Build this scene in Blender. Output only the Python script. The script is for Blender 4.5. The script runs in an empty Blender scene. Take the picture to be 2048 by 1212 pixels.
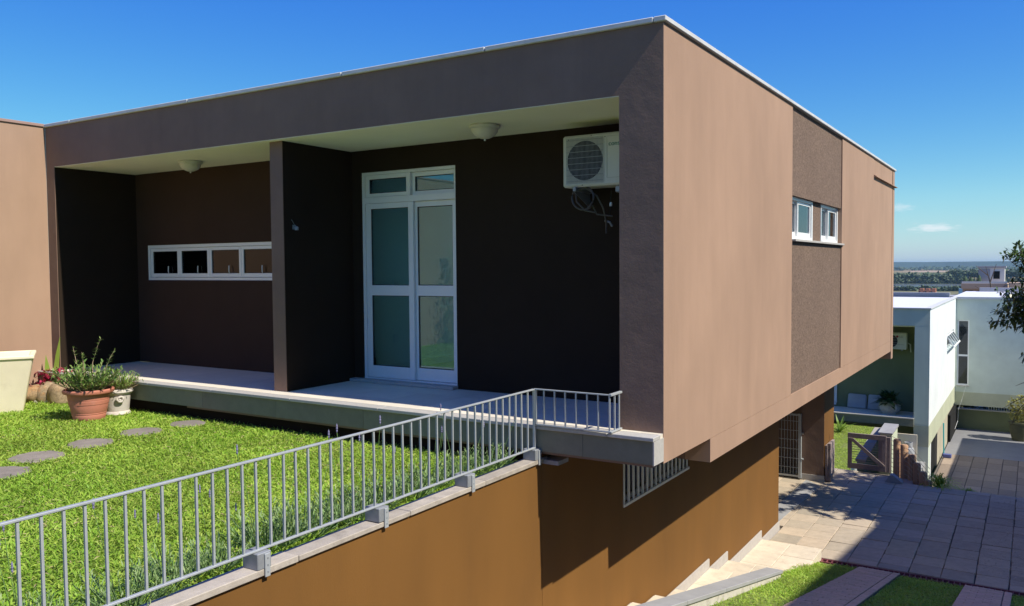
import bpy, bmesh, math, random
import numpy as np
from mathutils import Vector, Matrix
R = math.radians
rng = np.random.default_rng(7)
random.seed(7)
scene = bpy.context.scene
COL = scene.collection

# ------------------------------------------------------------------ camera
def make_camera():
    f, yaw, pitch, roll = 1668.2, .5597, -.0437, -.0078
    fw = Vector((-math.sin(yaw)*math.cos(pitch), math.cos(yaw)*math.cos(pitch), math.sin(pitch)))
    r = Vector((math.cos(yaw), math.sin(yaw), 0)); u = r.cross(fw)
    r2 = r*math.cos(roll)+u*math.sin(roll); u2 = u*math.cos(roll)-r*math.sin(roll)
    cd = bpy.data.cameras.new('camera'); co = bpy.data.objects.new('camera', cd); COL.objects.link(co)
    m = Matrix((( r2.x, u2.x, -fw.x, 2.6077), (r2.y, u2.y, -fw.y, -6.534), (r2.z, u2.z, -fw.z, 1.406), (0, 0, 0, 1)))
    co.matrix_world = m
    cd.sensor_width = 36; cd.lens = f/2048*36; cd.clip_start = .05; cd.clip_end = 30000
    scene.camera = co
make_camera()

# ------------------------------------------------------------------ sky, sun, exposure
SUN = Vector((1, -.0435, 1.145)).normalized()
world = bpy.data.worlds.new('World'); scene.world = world; world.use_nodes = True
wn, wl = world.node_tree.nodes, world.node_tree.links
wn.clear()
wo = wn.new('ShaderNodeOutputWorld'); bg = wn.new('ShaderNodeBackground'); sky = wn.new('ShaderNodeTexSky')
sky.sky_type = 'NISHITA'; sky.sun_disc = False
sky.sun_elevation = math.asin(SUN.z); sky.sun_rotation = math.atan2(SUN.x, SUN.y)
sky.altitude = 100; sky.air_density = 1.0; sky.dust_density = .35; sky.ozone_density = 1.0
hs = wn.new('ShaderNodeHueSaturation'); hs.inputs['Saturation'].default_value = 1.3
wl.new(sky.outputs[0], hs.inputs['Color'])
# two small wisps of cloud low over the plain
tc = wn.new('ShaderNodeTexCoord')
def cloud_mask(direction, half_w, half_h, seed):
    d = Vector(direction).normalized(); rt = Vector((d.y, -d.x, 0)).normalized(); up = rt.cross(d)
    def dot(v, s):
        n = wn.new('ShaderNodeVectorMath'); n.operation = 'DOT_PRODUCT'; n.inputs[1].default_value = v*s
        wl.new(tc.outputs['Generated'], n.inputs[0]); return n.outputs['Value']
    a, b = dot(rt, 1/half_w), dot(up, 1/half_h)
    cx = wn.new('ShaderNodeCombineXYZ'); wl.new(a, cx.inputs[0]); wl.new(b, cx.inputs[1]); cx.inputs[2].default_value = seed
    ln = wn.new('ShaderNodeVectorMath'); ln.operation = 'LENGTH'
    c2 = wn.new('ShaderNodeCombineXYZ'); wl.new(a, c2.inputs[0]); wl.new(b, c2.inputs[1]); wl.new(c2.outputs[0], ln.inputs[0])
    nz = wn.new('ShaderNodeTexNoise'); nz.inputs['Scale'].default_value = 2.2; nz.inputs['Detail'].default_value = 5
    wl.new(cx.outputs[0], nz.inputs['Vector'])
    m = wn.new('ShaderNodeMath'); m.operation = 'SUBTRACT'; wl.new(nz.outputs['Fac'], m.inputs[0])
    m2 = wn.new('ShaderNodeMath'); m2.operation = 'MULTIPLY'; wl.new(ln.outputs['Value'], m2.inputs[0]); m2.inputs[1].default_value = .55
    wl.new(m2.outputs[0], m.inputs[1])
    g = wn.new('ShaderNodeMapRange'); g.inputs['From Min'].default_value = .0; g.inputs['From Max'].default_value = .4
    wl.new(m.outputs[0], g.inputs[0])
    fr = wn.new('ShaderNodeVectorMath'); fr.operation = 'DOT_PRODUCT'; fr.inputs[1].default_value = d
    wl.new(tc.outputs['Generated'], fr.inputs[0])
    gt = wn.new('ShaderNodeMath'); gt.operation = 'GREATER_THAN'; gt.inputs[1].default_value = 0; wl.new(fr.outputs['Value'], gt.inputs[0])
    mm = wn.new('ShaderNodeMath'); mm.operation = 'MULTIPLY'; wl.new(g.outputs[0], mm.inputs[0]); wl.new(gt.outputs[0], mm.inputs[1])
    return mm.outputs[0]
# overall grade of the whole sky: deeper, clearer blue, the same for every direction
KS = .133
sp_ = wn.new('ShaderNodeSeparateColor'); wl.new(hs.outputs[0], sp_.inputs[0]); cb_ = wn.new('ShaderNodeCombineColor')
for i, (gam, gain) in enumerate(((1.3, .66), (1.15, .90), (.3, .90))):
    a_ = wn.new('ShaderNodeMath'); a_.operation = 'MULTIPLY'; a_.inputs[1].default_value = KS; wl.new(sp_.outputs[i], a_.inputs[0])
    p_ = wn.new('ShaderNodeMath'); p_.operation = 'POWER'; p_.inputs[1].default_value = gam; wl.new(a_.outputs[0], p_.inputs[0])
    g_ = wn.new('ShaderNodeMath'); g_.operation = 'MULTIPLY'; g_.inputs[1].default_value = gain/KS; wl.new(p_.outputs[0], g_.inputs[0])
    wl.new(g_.outputs[0], cb_.inputs[i])
last = cb_.outputs[0]
for dr, hw, hh, sd, op in (((-.092, 1, .038), .028, .006, 1.0, .7), ((-.125, 1, .061), .016, .006, 5.0, .35)):
    mk = cloud_mask(dr, hw, hh, sd)
    mx = wn.new('ShaderNodeMix'); mx.data_type = 'RGBA'; mx.inputs['B'].default_value = (6.6, 7.0, 7.4, 1)
    ml = wn.new('ShaderNodeMath'); ml.operation = 'MULTIPLY'; ml.inputs[1].default_value = op; wl.new(mk, ml.inputs[0])
    wl.new(ml.outputs[0], mx.inputs['Factor']); wl.new(last, mx.inputs['A']); last = mx.outputs['Result']
wl.new(last, bg.inputs['Color']); bg.inputs['Strength'].default_value = .108
wl.new(bg.outputs[0], wo.inputs['Surface'])
sd_ = bpy.data.lights.new('sun', 'SUN'); sd_.energy = 5.0; sd_.angle = R(.53); sd_.color = (1, .94, .82)
so = bpy.data.objects.new('sun', sd_); COL.objects.link(so); so.rotation_euler = SUN.to_track_quat('Z', 'Y').to_euler(); so.location = (20, 0, 30)
vs = scene.view_settings
vs.view_transform = 'Standard'; vs.look = 'None'; vs.exposure = .3; vs.gamma = 1; vs.use_curve_mapping = False
scene.render.engine = 'CYCLES'
scene.cycles.max_bounces = 8; scene.cycles.transparent_max_bounces = 16; scene.cycles.volume_bounces = 0
scene.cycles.use_denoising = True

# ------------------------------------------------------------------ materials
MATS = {}
def mat(name, color, rough=.8, var=.08, scale=6, bump=.0, bscale=60, metal=0, spec=.3, objvar=0., big=0., bigscale=.7, speck=0, speckscale=300, stretch=None, trans=0, attr=None, col2=None, stain=None, wave=0, drips=0):
    """plain procedural surface: base colour with fine and broad variation, optional per-object variation, speckle and relief"""
    if name in MATS: return MATS[name]
    m = bpy.data.materials.new(name); m.use_nodes = True; MATS[name] = m
    nt = m.node_tree; N, L = nt.nodes, nt.links; N.clear()
    out = N.new('ShaderNodeOutputMaterial'); b = N.new('ShaderNodeBsdfPrincipled')
    b.inputs['Roughness'].default_value = rough; b.inputs['Metallic'].default_value = metal
    b.inputs['Specular IOR Level'].default_value = spec
    t = N.new('ShaderNodeTexCoord'); vec = t.outputs['Object']
    if objvar:
        oi = N.new('ShaderNodeObjectInfo'); ad = N.new('ShaderNodeVectorMath'); ad.operation = 'ADD'
        ml = N.new('ShaderNodeVectorMath'); ml.operation = 'SCALE'; ml.inputs['Scale'].default_value = 37.
        cb = N.new('ShaderNodeCombineXYZ')
        for i in range(3): L.new(oi.outputs['Random'], cb.inputs[i])
        L.new(cb.outputs[0], ml.inputs[0]); L.new(vec, ad.inputs[0]); L.new(ml.outputs[0], ad.inputs[1]); vec = ad.outputs[0]
    if stretch:
        mp = N.new('ShaderNodeMapping'); mp.inputs['Scale'].default_value = stretch; L.new(vec, mp.inputs[0]); vec = mp.outputs[0]
    def noise(sc, det=6, rg=.6):
        n = N.new('ShaderNodeTexNoise'); n.inputs['Scale'].default_value = sc; n.inputs['Detail'].default_value = det; n.inputs['Roughness'].default_value = rg
        L.new(vec, n.inputs['Vector']); return n.outputs['Fac']
    def rng_(v, a, c, lo=.3, hi=.7):
        r = N.new('ShaderNodeMapRange'); r.inputs['From Min'].default_value = lo; r.inputs['From Max'].default_value = hi
        r.inputs['To Min'].default_value = a; r.inputs['To Max'].default_value = c; L.new(v, r.inputs[0]); return r.outputs[0]
    def mulv(c, f):
        x = N.new('ShaderNodeMix'); x.data_type = 'RGBA'; x.blend_type = 'MULTIPLY'; x.inputs['Factor'].default_value = 1
        L.new(c, x.inputs['A']); L.new(f, x.inputs['B']); return x.outputs['Result']
    rgb = N.new('ShaderNodeRGB'); rgb.outputs[0].default_value = (*color, 1); c = rgb.outputs[0]
    if col2 is not None:
        x = N.new('ShaderNodeMix'); x.data_type = 'RGBA'; x.inputs['B'].default_value = (*col2, 1); L.new(c, x.inputs['A'])
        if attr: a = N.new('ShaderNodeAttribute'); a.attribute_name = attr; L.new(a.outputs['Fac'], x.inputs['Factor'])
        elif objvar: L.new(oi.outputs['Random'], x.inputs['Factor'])
        else: L.new(rng_(noise(scale*.6), 0, 1, .4, .6), x.inputs['Factor'])
        c = x.outputs['Result']
    if var: c = mulv(c, rng_(noise(scale), 1-var, 1+var))
    if big: c = mulv(c, rng_(noise(bigscale, 3), 1-big, 1+big))
    if objvar: c = mulv(c, rng_(oi.outputs['Random'], 1-objvar, 1+objvar, 0, 1))
    if speck: c = mulv(c, rng_(noise(speckscale, 2, .9), 1-speck, 1+speck, .35, .65))
    if stain is not None:
        x = N.new('ShaderNodeMix'); x.data_type = 'RGBA'; x.inputs['B'].default_value = (*stain[0], 1); L.new(c, x.inputs['A'])
        L.new(rng_(noise(stain[1], 8, .7), 0, stain[2], .55, .72), x.inputs['Factor']); c = x.outputs['Result']
    if drips:   # faint rain streaks running down the wall
        mp2 = N.new('ShaderNodeMapping'); mp2.inputs['Scale'].default_value = (2.4, 2.4, .16); L.new(t.outputs['Object'], mp2.inputs[0])
        n2 = N.new('ShaderNodeTexNoise'); n2.inputs['Scale'].default_value = 1.6; n2.inputs['Detail'].default_value = 7; n2.inputs['Roughness'].default_value = .7; L.new(mp2.outputs[0], n2.inputs['Vector'])
        c = mulv(c, rng_(n2.outputs['Fac'], 1+drips*.4, 1-drips, .45, .75))
    L.new(c, b.inputs['Base Color'])
    if bump:
        bp = N.new('ShaderNodeBump'); bp.inputs['Strength'].default_value = bump; bp.inputs['Distance'].default_value = .01
        L.new(noise(bscale, 8, .65), bp.inputs['Height']); L.new(bp.outputs[0], b.inputs['Normal'])
        if wave:
            bw_ = N.new('ShaderNodeBump'); bw_.inputs['Strength'].default_value = wave; bw_.inputs['Distance'].default_value = .05
            L.new(noise(2.3, 4, .55), bw_.inputs['Height']); L.new(bw_.outputs[0], bp.inputs['Normal'])
    if trans:
        tr = N.new('ShaderNodeBsdfTranslucent'); L.new(c, tr.inputs[0]); ms = N.new('ShaderNodeMixShader'); ms.inputs[0].default_value = trans
        L.new(b.outputs[0], ms.inputs[1]); L.new(tr.outputs[0], ms.inputs[2]); L.new(ms.outputs[0], out.inputs['Surface'])
    else: L.new(b.outputs[0], out.inputs['Surface'])
    return m
def glass(name, tint, spec=1.5, rough=0.):
    m = bpy.data.materials.new(name); m.use_nodes = True; N, L = m.node_tree.nodes, m.node_tree.links; N.clear()
    out = N.new('ShaderNodeOutputMaterial'); t = N.new('ShaderNodeBsdfTransparent'); t.inputs[0].default_value = (*tint, 1)
    g = N.new('ShaderNodeBsdfGlossy'); g.inputs['Roughness'].default_value = rough; g.inputs['Color'].default_value = (.95, .97, 1, 1)
    fr = N.new('ShaderNodeFresnel'); fr.inputs['IOR'].default_value = spec
    ms = N.new('ShaderNodeMixShader'); L.new(fr.outputs[0], ms.inputs[0]); L.new(t.outputs[0], ms.inputs[1]); L.new(g.outputs[0], ms.inputs[2])
    L.new(ms.outputs[0], out.inputs['Surface']); return m
M_taupe = mat('taupe_plaster', (.378, .245, .168), .9, .05, 3, .16, 90, big=.08, bigscale=.9, stretch=(1, 1, .45), wave=.16, drips=.045)
M_brown_shade = mat('brown_plaster_shade', (.030, .0205, .0145), .95, .05, 3, .15, 60, big=.06, spec=.08)  # same brown plaster as the front; porch shade put into its colour
M_brown_shade2 = mat('brown_plaster_shade2', (.056, .033, .024), .95, .05, 3, .15, 60, big=.06, spec=.08)  # left bay copy, with a lighter shade put into the colour
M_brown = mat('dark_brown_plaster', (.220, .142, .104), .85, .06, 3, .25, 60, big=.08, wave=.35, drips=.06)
M_ochre = mat('ochre_plaster', (.172, .079, .0165), .85, .05, 2, .14, 110, big=.08, bigscale=.5, stretch=(1, 1, .4), stain=((.10, .05, .016), 1.7, .22), wave=.1, drips=.03)
M_rough = mat('rough_cast_brown', (.185, .128, .094), .95, .10, 12, 1.0, 60, speck=.42, speckscale=42, big=.06)
M_soffit = mat('cream_soffit_paint', (.88, .88, .76), .8, .03, 2, .03, 80)
M_coping = mat('pale_roof_coping', (.58, .58, .56), .7, .06, 5, .08, 60, stain=((.25, .25, .25), 3, .35))
M_copbrown = mat('brown_coping', (.34, .22, .18), .7, .05)
M_white = mat('white_aluminium', (.78, .79, .78), .35, .02, 3, spec=.5)
M_slat = mat('cream_aluminium', (.82, .82, .72), .4, .03, 3, spec=.5)
M_plastic = mat('dark_gasket', (.012, .012, .014), .5, 0)
M_tile = mat('terrace_tile', (.76, .69, .56), .55, .05, 7, .03, 60, objvar=.05, big=.04)
M_stone = mat('grey_edge_stone', (.42, .40, .365), .75, .09, 30, .08, 90, objvar=.07, speck=.1)
M_fascia = mat('olive_slab_fascia', (.215, .205, .145), .85, .09, 8, .12, 120, objvar=.06, big=.06, speck=.08)
M_cap = mat('weathered_cap_stone', (.39, .345, .29), .85, .16, 9, .3, 70, objvar=.10, speck=.15, stain=((.17, .14, .11), 5, .65))
M_rail = mat('galvanised_steel', (.42, .445, .455), .5, .08, 12, .03, 90, spec=.5, metal=.25)
M_block = mat('steel_channel', (.30, .315, .33), .5, .12, 14, .1, 60, metal=.3)
M_soil = mat('lawn_soil', (.17, .21, .05), 1, .35, 12, .5, 40)
M_grass = mat('lawn_blade', (.205, .395, .03), .5, .10, 1.3, attr='rnd', col2=(.47, .55, .10), trans=.3, spec=.25, big=.24, bigscale=.9)
M_grass2 = mat('neighbour_lawn_blade', (.24, .40, .03), .5, .10, 1.3, attr='rnd', col2=(.46, .52, .08), trans=.3, spec=.25)
M_pave = mat('sandstone_paving', (.43, .37, .285), .8, .10, 9, .15, 45, objvar=.15, speck=.06, col2=(.46, .37, .27))
M_joint = mat('sandy_joint', (.16, .14, .115), 1, .2, 20, .3, 60)
M_step = mat('pale_step_stone', (.64, .555, .43), .8, .09, 8, .15, 45, objvar=.08, speck=.05, stain=((.34, .27, .2), 5, .4))
M_brick = mat('pink_paver', (.76, .53, .36), .85, .12, 14, .15, 60, objvar=.22, col2=(.56, .37, .27))
M_skirt = mat('grey_skirting', (.43, .40, .37), .8, .08, 12, .1, 60)
M_lowcap = mat('slate_cap', (.34, .335, .33), .75, .12, 4, .12, 40, stretch=(1, .5, 1), objvar=.05)
M_lowwall = mat('stained_white_render', (.55, .51, .44), .95, .12, 8, .3, 40, stain=((.26, .23, .18), 5, .7))
M_grate = mat('rusty_grate', (.22, .07, .075), .7, .2, 10)
M_dark = mat('dark_void', (.01, .01, .01), 1, 0)
M_terra = mat('terracotta', (.50, .185, .125), .75, .08, 6, .04, 50, stain=((.6, .32, .25), 4, .35))
M_cream = mat('cream_fibre_pot', (.84, .73, .53), .75, .06, 3, .04, 50, stain=((.50, .41, .27), 2.5, .3))
M_urn = mat('weathered_white_urn', (.58, .52, .47), .85, .12, 9, .25, 35, stain=((.42, .29, .25), 6, .6))
M_rock = mat('river_rock', (.36, .235, .12), .85, .3, 9, .5, 14, objvar=.2, col2=(.24, .19, .13), stain=((.48, .22, .07), 6, .7), speck=.25, speckscale=40)
M_leaf = mat('pot_shrub_leaf', (.11, .22, .045), .55, .1, 5, attr='rnd', col2=(.27, .37, .10), trans=.2)
M_leafb = mat('bright_fern_leaf', (.20, .36, .06), .55, .1, 5, attr='rnd', col2=(.32, .46, .10), trans=.25)
M_twig = mat('dry_twig', (.36, .26, .17), .85, .15, 20)
M_lav = mat('lavender_leaf', (.17, .29, .09), .6, .1, 5, attr='rnd', col2=(.36, .46, .20), trans=.2)
M_lavfl = mat('lavender_flower', (.20, .19, .30), .8, .2, 40)
M_red = mat('crimson_leaf', (.30, .015, .045), .5, .15, 8, attr='rnd', col2=(.42, .04, .10), trans=.2)
M_spear = mat('spear_leaf', (.14, .27, .035), .45, .1, 3, attr='rnd', col2=(.26, .36, .06), trans=.25)
M_treeleaf = mat('tree_leaf', (.035, .075, .016), .35, .1, 3, attr='rnd', col2=(.10, .155, .035), trans=.2, spec=.5)
M_bark = mat('bark', (.11, .085, .06), .95, .2, 9, .6, 20)
M_ac = mat('ac_casing', (.60, .60, .53), .5, .03, 3)
M_acmesh = mat('ac_wire', (.33, .35, .36), .5, .05)
M_hose = mat('clear_hose', (.055, .053, .06), .35, .05, spec=.6)
M_green_text = mat('green_print', (.03, .16, .11), .5, 0)
M_red_text = mat('red_print', (.30, .015, .04), .5, 0)
M_grey_text = mat('grey_print', (.20, .20, .20), .5, 0)
M_lamp = mat('frosted_lamp_glass', (.62, .60, .52), .35, .03)
M_room = mat('pale_room_wall', (.84, .86, .82), .9, .02)
M_floor = mat('room_floor', (.45, .42, .36), .5, .06)
M_pgreen = mat('pale_green_render', (.60, .65, .54), .9, .05, 3, .12, 60, big=.06, stretch=(1, 1, .4))
M_pgwing = mat('pale_sage_render', (.58, .65, .56), .9, .05, 3, .1, 60, big=.08)
M_pgwhite = mat('whitish_render', (.72, .75, .73), .9, .04, 3, .1, 60, big=.05)
M_olive = mat('olive_render', (.175, .20, .105), .9, .06, 3, .1, 60, big=.08)
M_olivel = mat('light_olive_render', (.46, .48, .34), .9, .06, 3, .1, 60, big=.06)
M_nroof = mat('white_roof_membrane', (.66, .66, .70), .8, .04, 4)
M_wood = mat('brown_stained_wood', (.27, .215, .20), .75, .15, 14, .25, 30, objvar=.1)
M_log = mat('weathered_log', (.40, .245, .145), .9, .2, 10, .5, 25, objvar=.2, stretch=(1, 1, .25))
M_wire = mat('wire', (.50, .42, .32), .5, .05, metal=.1)
M_ctile = mat('court_tile', (.30, .235, .175), .8, .1, 9, .1, 40, objvar=.18)
M_conc = mat('grey_concrete', (.33, .33, .32), .9, .1, 4, .15, 40)
M_steel = mat('gas_cylinder_grey', (.42, .43, .44), .45, .05, metal=.2)
M_teal = mat('teal_plastic', (.03, .36, .38), .5, 0)
M_blueb = mat('blue_bristle', (.10, .12, .30), .8, .2)
M_cush = mat('grey_cushion', (.40, .40, .39), .95, .08, 4, .1, 60)
M_orange = mat('raw_orange_brick', (.46, .19, .11), .9, .12)
M_far1 = mat('far_white_wall', (.66, .64, .60), .9, .04)
M_far2 = mat('far_tan_wall', (.50, .36, .25), .9, .04)
M_far3 = mat('far_grey_wall', (.33, .33, .35), .9, .04)
M_farblue = mat('far_blue_shed', (.25, .42, .55), .7, .04)
M_yellow = mat('yellow_plastic', (.62, .48, .02), .5, 0)
M_wfoliage = mat('far_foliage', (.06, .095, .05), .8, .15, .1, attr='rnd', col2=(.11, .14, .07))
G_teal = glass('teal_tinted_glass', (.66, .95, .98), 1.5)
G_dark = glass('grey_tinted_glass', (.5, .54, .58), 1.5)
G_clear = glass('clear_glass', (.80, .86, .88), 1.5)

# ------------------------------------------------------------------ builders
ROOT = {}
def props(o, label=None, cat=None, group=None, kind=None):
    if label: o['label'] = label
    if cat: o['category'] = cat
    if group: o['group'] = group
    if kind: o['kind'] = kind
    return o
def thing(name, label, cat, loc=(0, 0, 0), group=None, kind=None, rotz=0):
    o = bpy.data.objects.new(name, None); COL.objects.link(o); o.location = loc; o.rotation_euler = (0, 0, rotz); o.empty_display_size = .1
    ROOT[o.name] = Vector(loc)
    return props(o, label, cat, group, kind)
class MB:
    def __init__(s): s.v = []; s.f = []
    def add(s, vs, fs):
        n = len(s.v); s.v += [tuple(v) for v in vs]; s.f += [tuple(i+n for i in f) for f in fs]; return s
    def box(s, x0, x1, y0, y1, z0, z1):
        if x0 > x1: x0, x1 = x1, x0
        if y0 > y1: y0, y1 = y1, y0
        if z0 > z1: z0, z1 = z1, z0
        return s.add([(x0, y0, z0), (x1, y0, z0), (x1, y1, z0), (x0, y1, z0), (x0, y0, z1), (x1, y0, z1), (x1, y1, z1), (x0, y1, z1)],
                     [(0, 3, 2, 1), (4, 5, 6, 7), (0, 1, 5, 4), (1, 2, 6, 5), (2, 3, 7, 6), (3, 0, 4, 7)])
    def hexa(s, pts): # 8 points, bottom loop then top loop
        return s.add(pts, [(0, 3, 2, 1), (4, 5, 6, 7), (0, 1, 5, 4), (1, 2, 6, 5), (2, 3, 7, 6), (3, 0, 4, 7)])
    def prism(s, poly, axis, a, b):
        n = len(poly)
        def p(q, t): return {'x': (t, q[0], q[1]), 'y': (q[0], t, q[1]), 'z': (q[0], q[1], t)}[axis]
        vs = [p(q, a) for q in poly]+[p(q, b) for q in poly]
        return s.add(vs, [tuple(range(n))[::-1], tuple(range(n, 2*n))]+[(i, (i+1) % n, n+(i+1) % n, n+i) for i in range(n)])
    def tube(s, pts, r, n=8, cap=True):
        pts = [Vector(p) for p in pts]; rs = r if isinstance(r, (list, tuple)) else [r]*len(pts)
        up = Vector((0, 0, 1)); rings = []
        for i, p in enumerate(pts):
            t = (pts[min(i+1, len(pts)-1)]-pts[max(i-1, 0)]).normalized()
            a = t.cross(up) if abs(t.dot(up)) < .95 else t.cross(Vector((1, 0, 0)))
            a.normalize(); b = t.cross(a); rings.append([p+(a*math.cos(k*2*math.pi/n)+b*math.sin(k*2*math.pi/n))*rs[i] for k in range(n)])
        vs = [q for rg in rings for q in rg]; fs = []
        for i in range(len(pts)-1):
            for k in range(n): fs.append((i*n+k, i*n+(k+1) % n, (i+1)*n+(k+1) % n, (i+1)*n+k))
        if cap: fs += [tuple(range(n))[::-1], tuple((len(pts)-1)*n+k for k in range(n))]
        return s.add(vs, fs)
    def lathe(s, c, prof, n=32, cap=True, sx=1, sy=1):
        vs = [(c[0]+r*sx*math.cos(k*2*math.pi/n), c[1]+r*sy*math.sin(k*2*math.pi/n), c[2]+z) for r, z in prof for k in range(n)]
        fs = [(i*n+k, i*n+(k+1) % n, (i+1)*n+(k+1) % n, (i+1)*n+k) for i in range(len(prof)-1) for k in range(n)]
        if cap: fs += [tuple(range(n))[::-1], tuple((len(prof)-1)*n+k for k in range(n))]
        return s.add(vs, fs)
    def quad(s, a, b, c, d): return s.add([a, b, c, d], [(0, 1, 2, 3)])
    def build(s, name, m, parent=None, bevel=0, smooth=False, label=None, loc=None, **kw):
        me = bpy.data.meshes.new(name)
        if parent is not None:
            p = parent
            while p.parent: p = p.parent
            off = ROOT[p.name]
        else: off = Vector(loc) if loc is not None else Vector((0, 0, 0))
        me.from_pydata([Vector(v)-off for v in s.v], [], s.f); me.validate()
        bm = bmesh.new(); bm.from_mesh(me); bmesh.ops.recalc_face_normals(bm, faces=bm.faces)
        if bevel: bmesh.ops.bevel(bm, geom=[e for e in bm.edges if e.is_manifold and e.calc_face_angle(0) > .5], offset=bevel, segments=1, affect='EDGES', clamp_overlap=True)
        bm.to_mesh(me); bm.free()
        if smooth:
            for p_ in me.polygons: p_.use_smooth = True
            me.set_sharp_from_angle(angle=R(40))
        if isinstance(m, bpy.types.Material): me.materials.append(m)
        o = bpy.data.objects.new(name, me); COL.objects.link(o)
        if parent is not None: o.parent = parent
        else: o.location = off; ROOT[o.name] = off
        return props(o, label, **kw)
def box(*a): return MB().box(*a)
def dup(root, loc, rotz=None, label=None, scale=None):
    def cp(o, par):
        c = o.copy(); COL.objects.link(c); c.parent = par
        for ch in o.children: cp(ch, c)
        return c
    r = cp(root, None); r.location = loc; ROOT[r.name] = Vector(loc)
    if rotz is not None: r.rotation_euler = (0, 0, rotz)
    if scale is not None: r.scale = (scale,)*3 if not isinstance(scale, tuple) else scale
    if label: r['label'] = label
    return r
def place(name, me, parent, loc, rot=(0, 0, 0), scale=(1, 1, 1)):
    """one more piece that shares mesh data, in its parent's space"""
    o = bpy.data.objects.new(name, me); COL.objects.link(o); o.parent = parent; o.location = loc; o.rotation_euler = rot; o.scale = scale
    return o
def piece_mesh(name, sx, sy, sz, m, bevel=.006, jit=.004, seed=0):
    """a stone with slightly uneven corners, centred in x and y, top at z=0"""
    r = random.Random(seed); b = MB(); j = lambda: r.uniform(-jit, jit)
    p = [(x*sx/2+j(), y*sy/2+j(), z) for z in (-sz, 0) for x, y in ((-1, -1), (1, -1), (1, 1), (-1, 1))]
    b.hexa(p); o = b.build(name, m, bevel=bevel); me = o.data; bpy.data.objects.remove(o); return me
def np_mesh(name, V, F, m, parent=None, rnd=None, loc=(0, 0, 0), smooth=False, **kw):
    """big leaf meshes straight from arrays; F is (n,4) or (n,3)"""
    me = bpy.data.meshes.new(name); nv, (nf, k) = len(V), F.shape
    me.vertices.add(nv); me.vertices.foreach_set('co', np.asarray(V, np.float32).ravel())
    me.loops.add(nf*k); me.loops.foreach_set('vertex_index', F.astype(np.int32).ravel())
    me.polygons.add(nf); me.polygons.foreach_set('loop_start', np.arange(0, nf*k, k, dtype=np.int32)); me.polygons.foreach_set('loop_total', np.full(nf, k, np.int32))
    me.update(calc_edges=True)
    if rnd is not None:
        a = me.attributes.new('rnd', 'FLOAT', 'POINT'); a.data.foreach_set('value', np.asarray(rnd, np.float32))
    if smooth: me.polygons.foreach_set('use_smooth', np.ones(nf, bool))
    me.materials.append(m)
    o = bpy.data.objects.new(name, me); COL.objects.link(o); o.location = loc
    if parent is not None: o.parent = parent
    else: ROOT[o.name] = Vector(loc)
    return props(o, **kw)
def leaf_arrays(P, D, L, W, bend=.3, twist=None, seg=2):
    """bent blades: base P, direction D, length L, width W -> verts, quads (tip pinched), per blade 2*(seg+1) verts"""
    n = len(P); D = D/np.linalg.norm(D, axis=1)[:, None]
    up = np.tile([0, 0, 1.], (n, 1)); S = np.cross(D, up); sn = np.linalg.norm(S, axis=1)
    S[sn < 1e-3] = [1, 0, 0]; S /= np.linalg.norm(S, axis=1)[:, None]
    N_ = np.cross(S, D)
    if twist is not None: S = S*np.cos(twist)[:, None]+N_*np.sin(twist)[:, None]
    L = np.broadcast_to(L, n)[:, None]; W = np.broadcast_to(W, n)[:, None]; bend = np.broadcast_to(bend, n)[:, None]
    rows = []
    prof = {1: [.6, .25], 2: [.55, 1, .06], 3: [.5, 1, .8, .05]}[seg]
    for i in range(seg+1):
        t = i/seg; c = P+D*L*t-N_*0+np.array([0, 0, -1.])*bend*L*t*t
        w = W*.5*prof[i]; rows += [c-S*w, c+S*w]
    V = np.stack(rows, 1).reshape(-1, 3); k = 2*(seg+1); b = (np.arange(n)*k)[:, None]
    F = np.concatenate([b+np.array([[2*i, 2*i+1, 2*i+3, 2*i+2]]) for i in range(seg)], 1).reshape(-1, 4)
    return V, F, k
def blades(name, P, D, L, W, m, bend=.3, seg=2, parent=None, loc=(0, 0, 0), twist=None, rndv=None, **kw):
    n = len(P); r = rng.random(n) if rndv is None else rndv
    V, F, k = leaf_arrays(P, D, L, W, bend, twist, seg)
    return np_mesh(name, V-np.array(loc) if parent is None else V, F, m, parent, np.repeat(r, k), loc if parent is None else (0, 0, 0), **kw)
def rand_dirs(n, lo, hi):
    az = rng.random(n)*2*np.pi; el = np.radians(lo+(hi-lo)*rng.random(n))
    return np.stack([np.cos(az)*np.cos(el), np.sin(az)*np.cos(el), np.sin(el)], 1)

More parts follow.
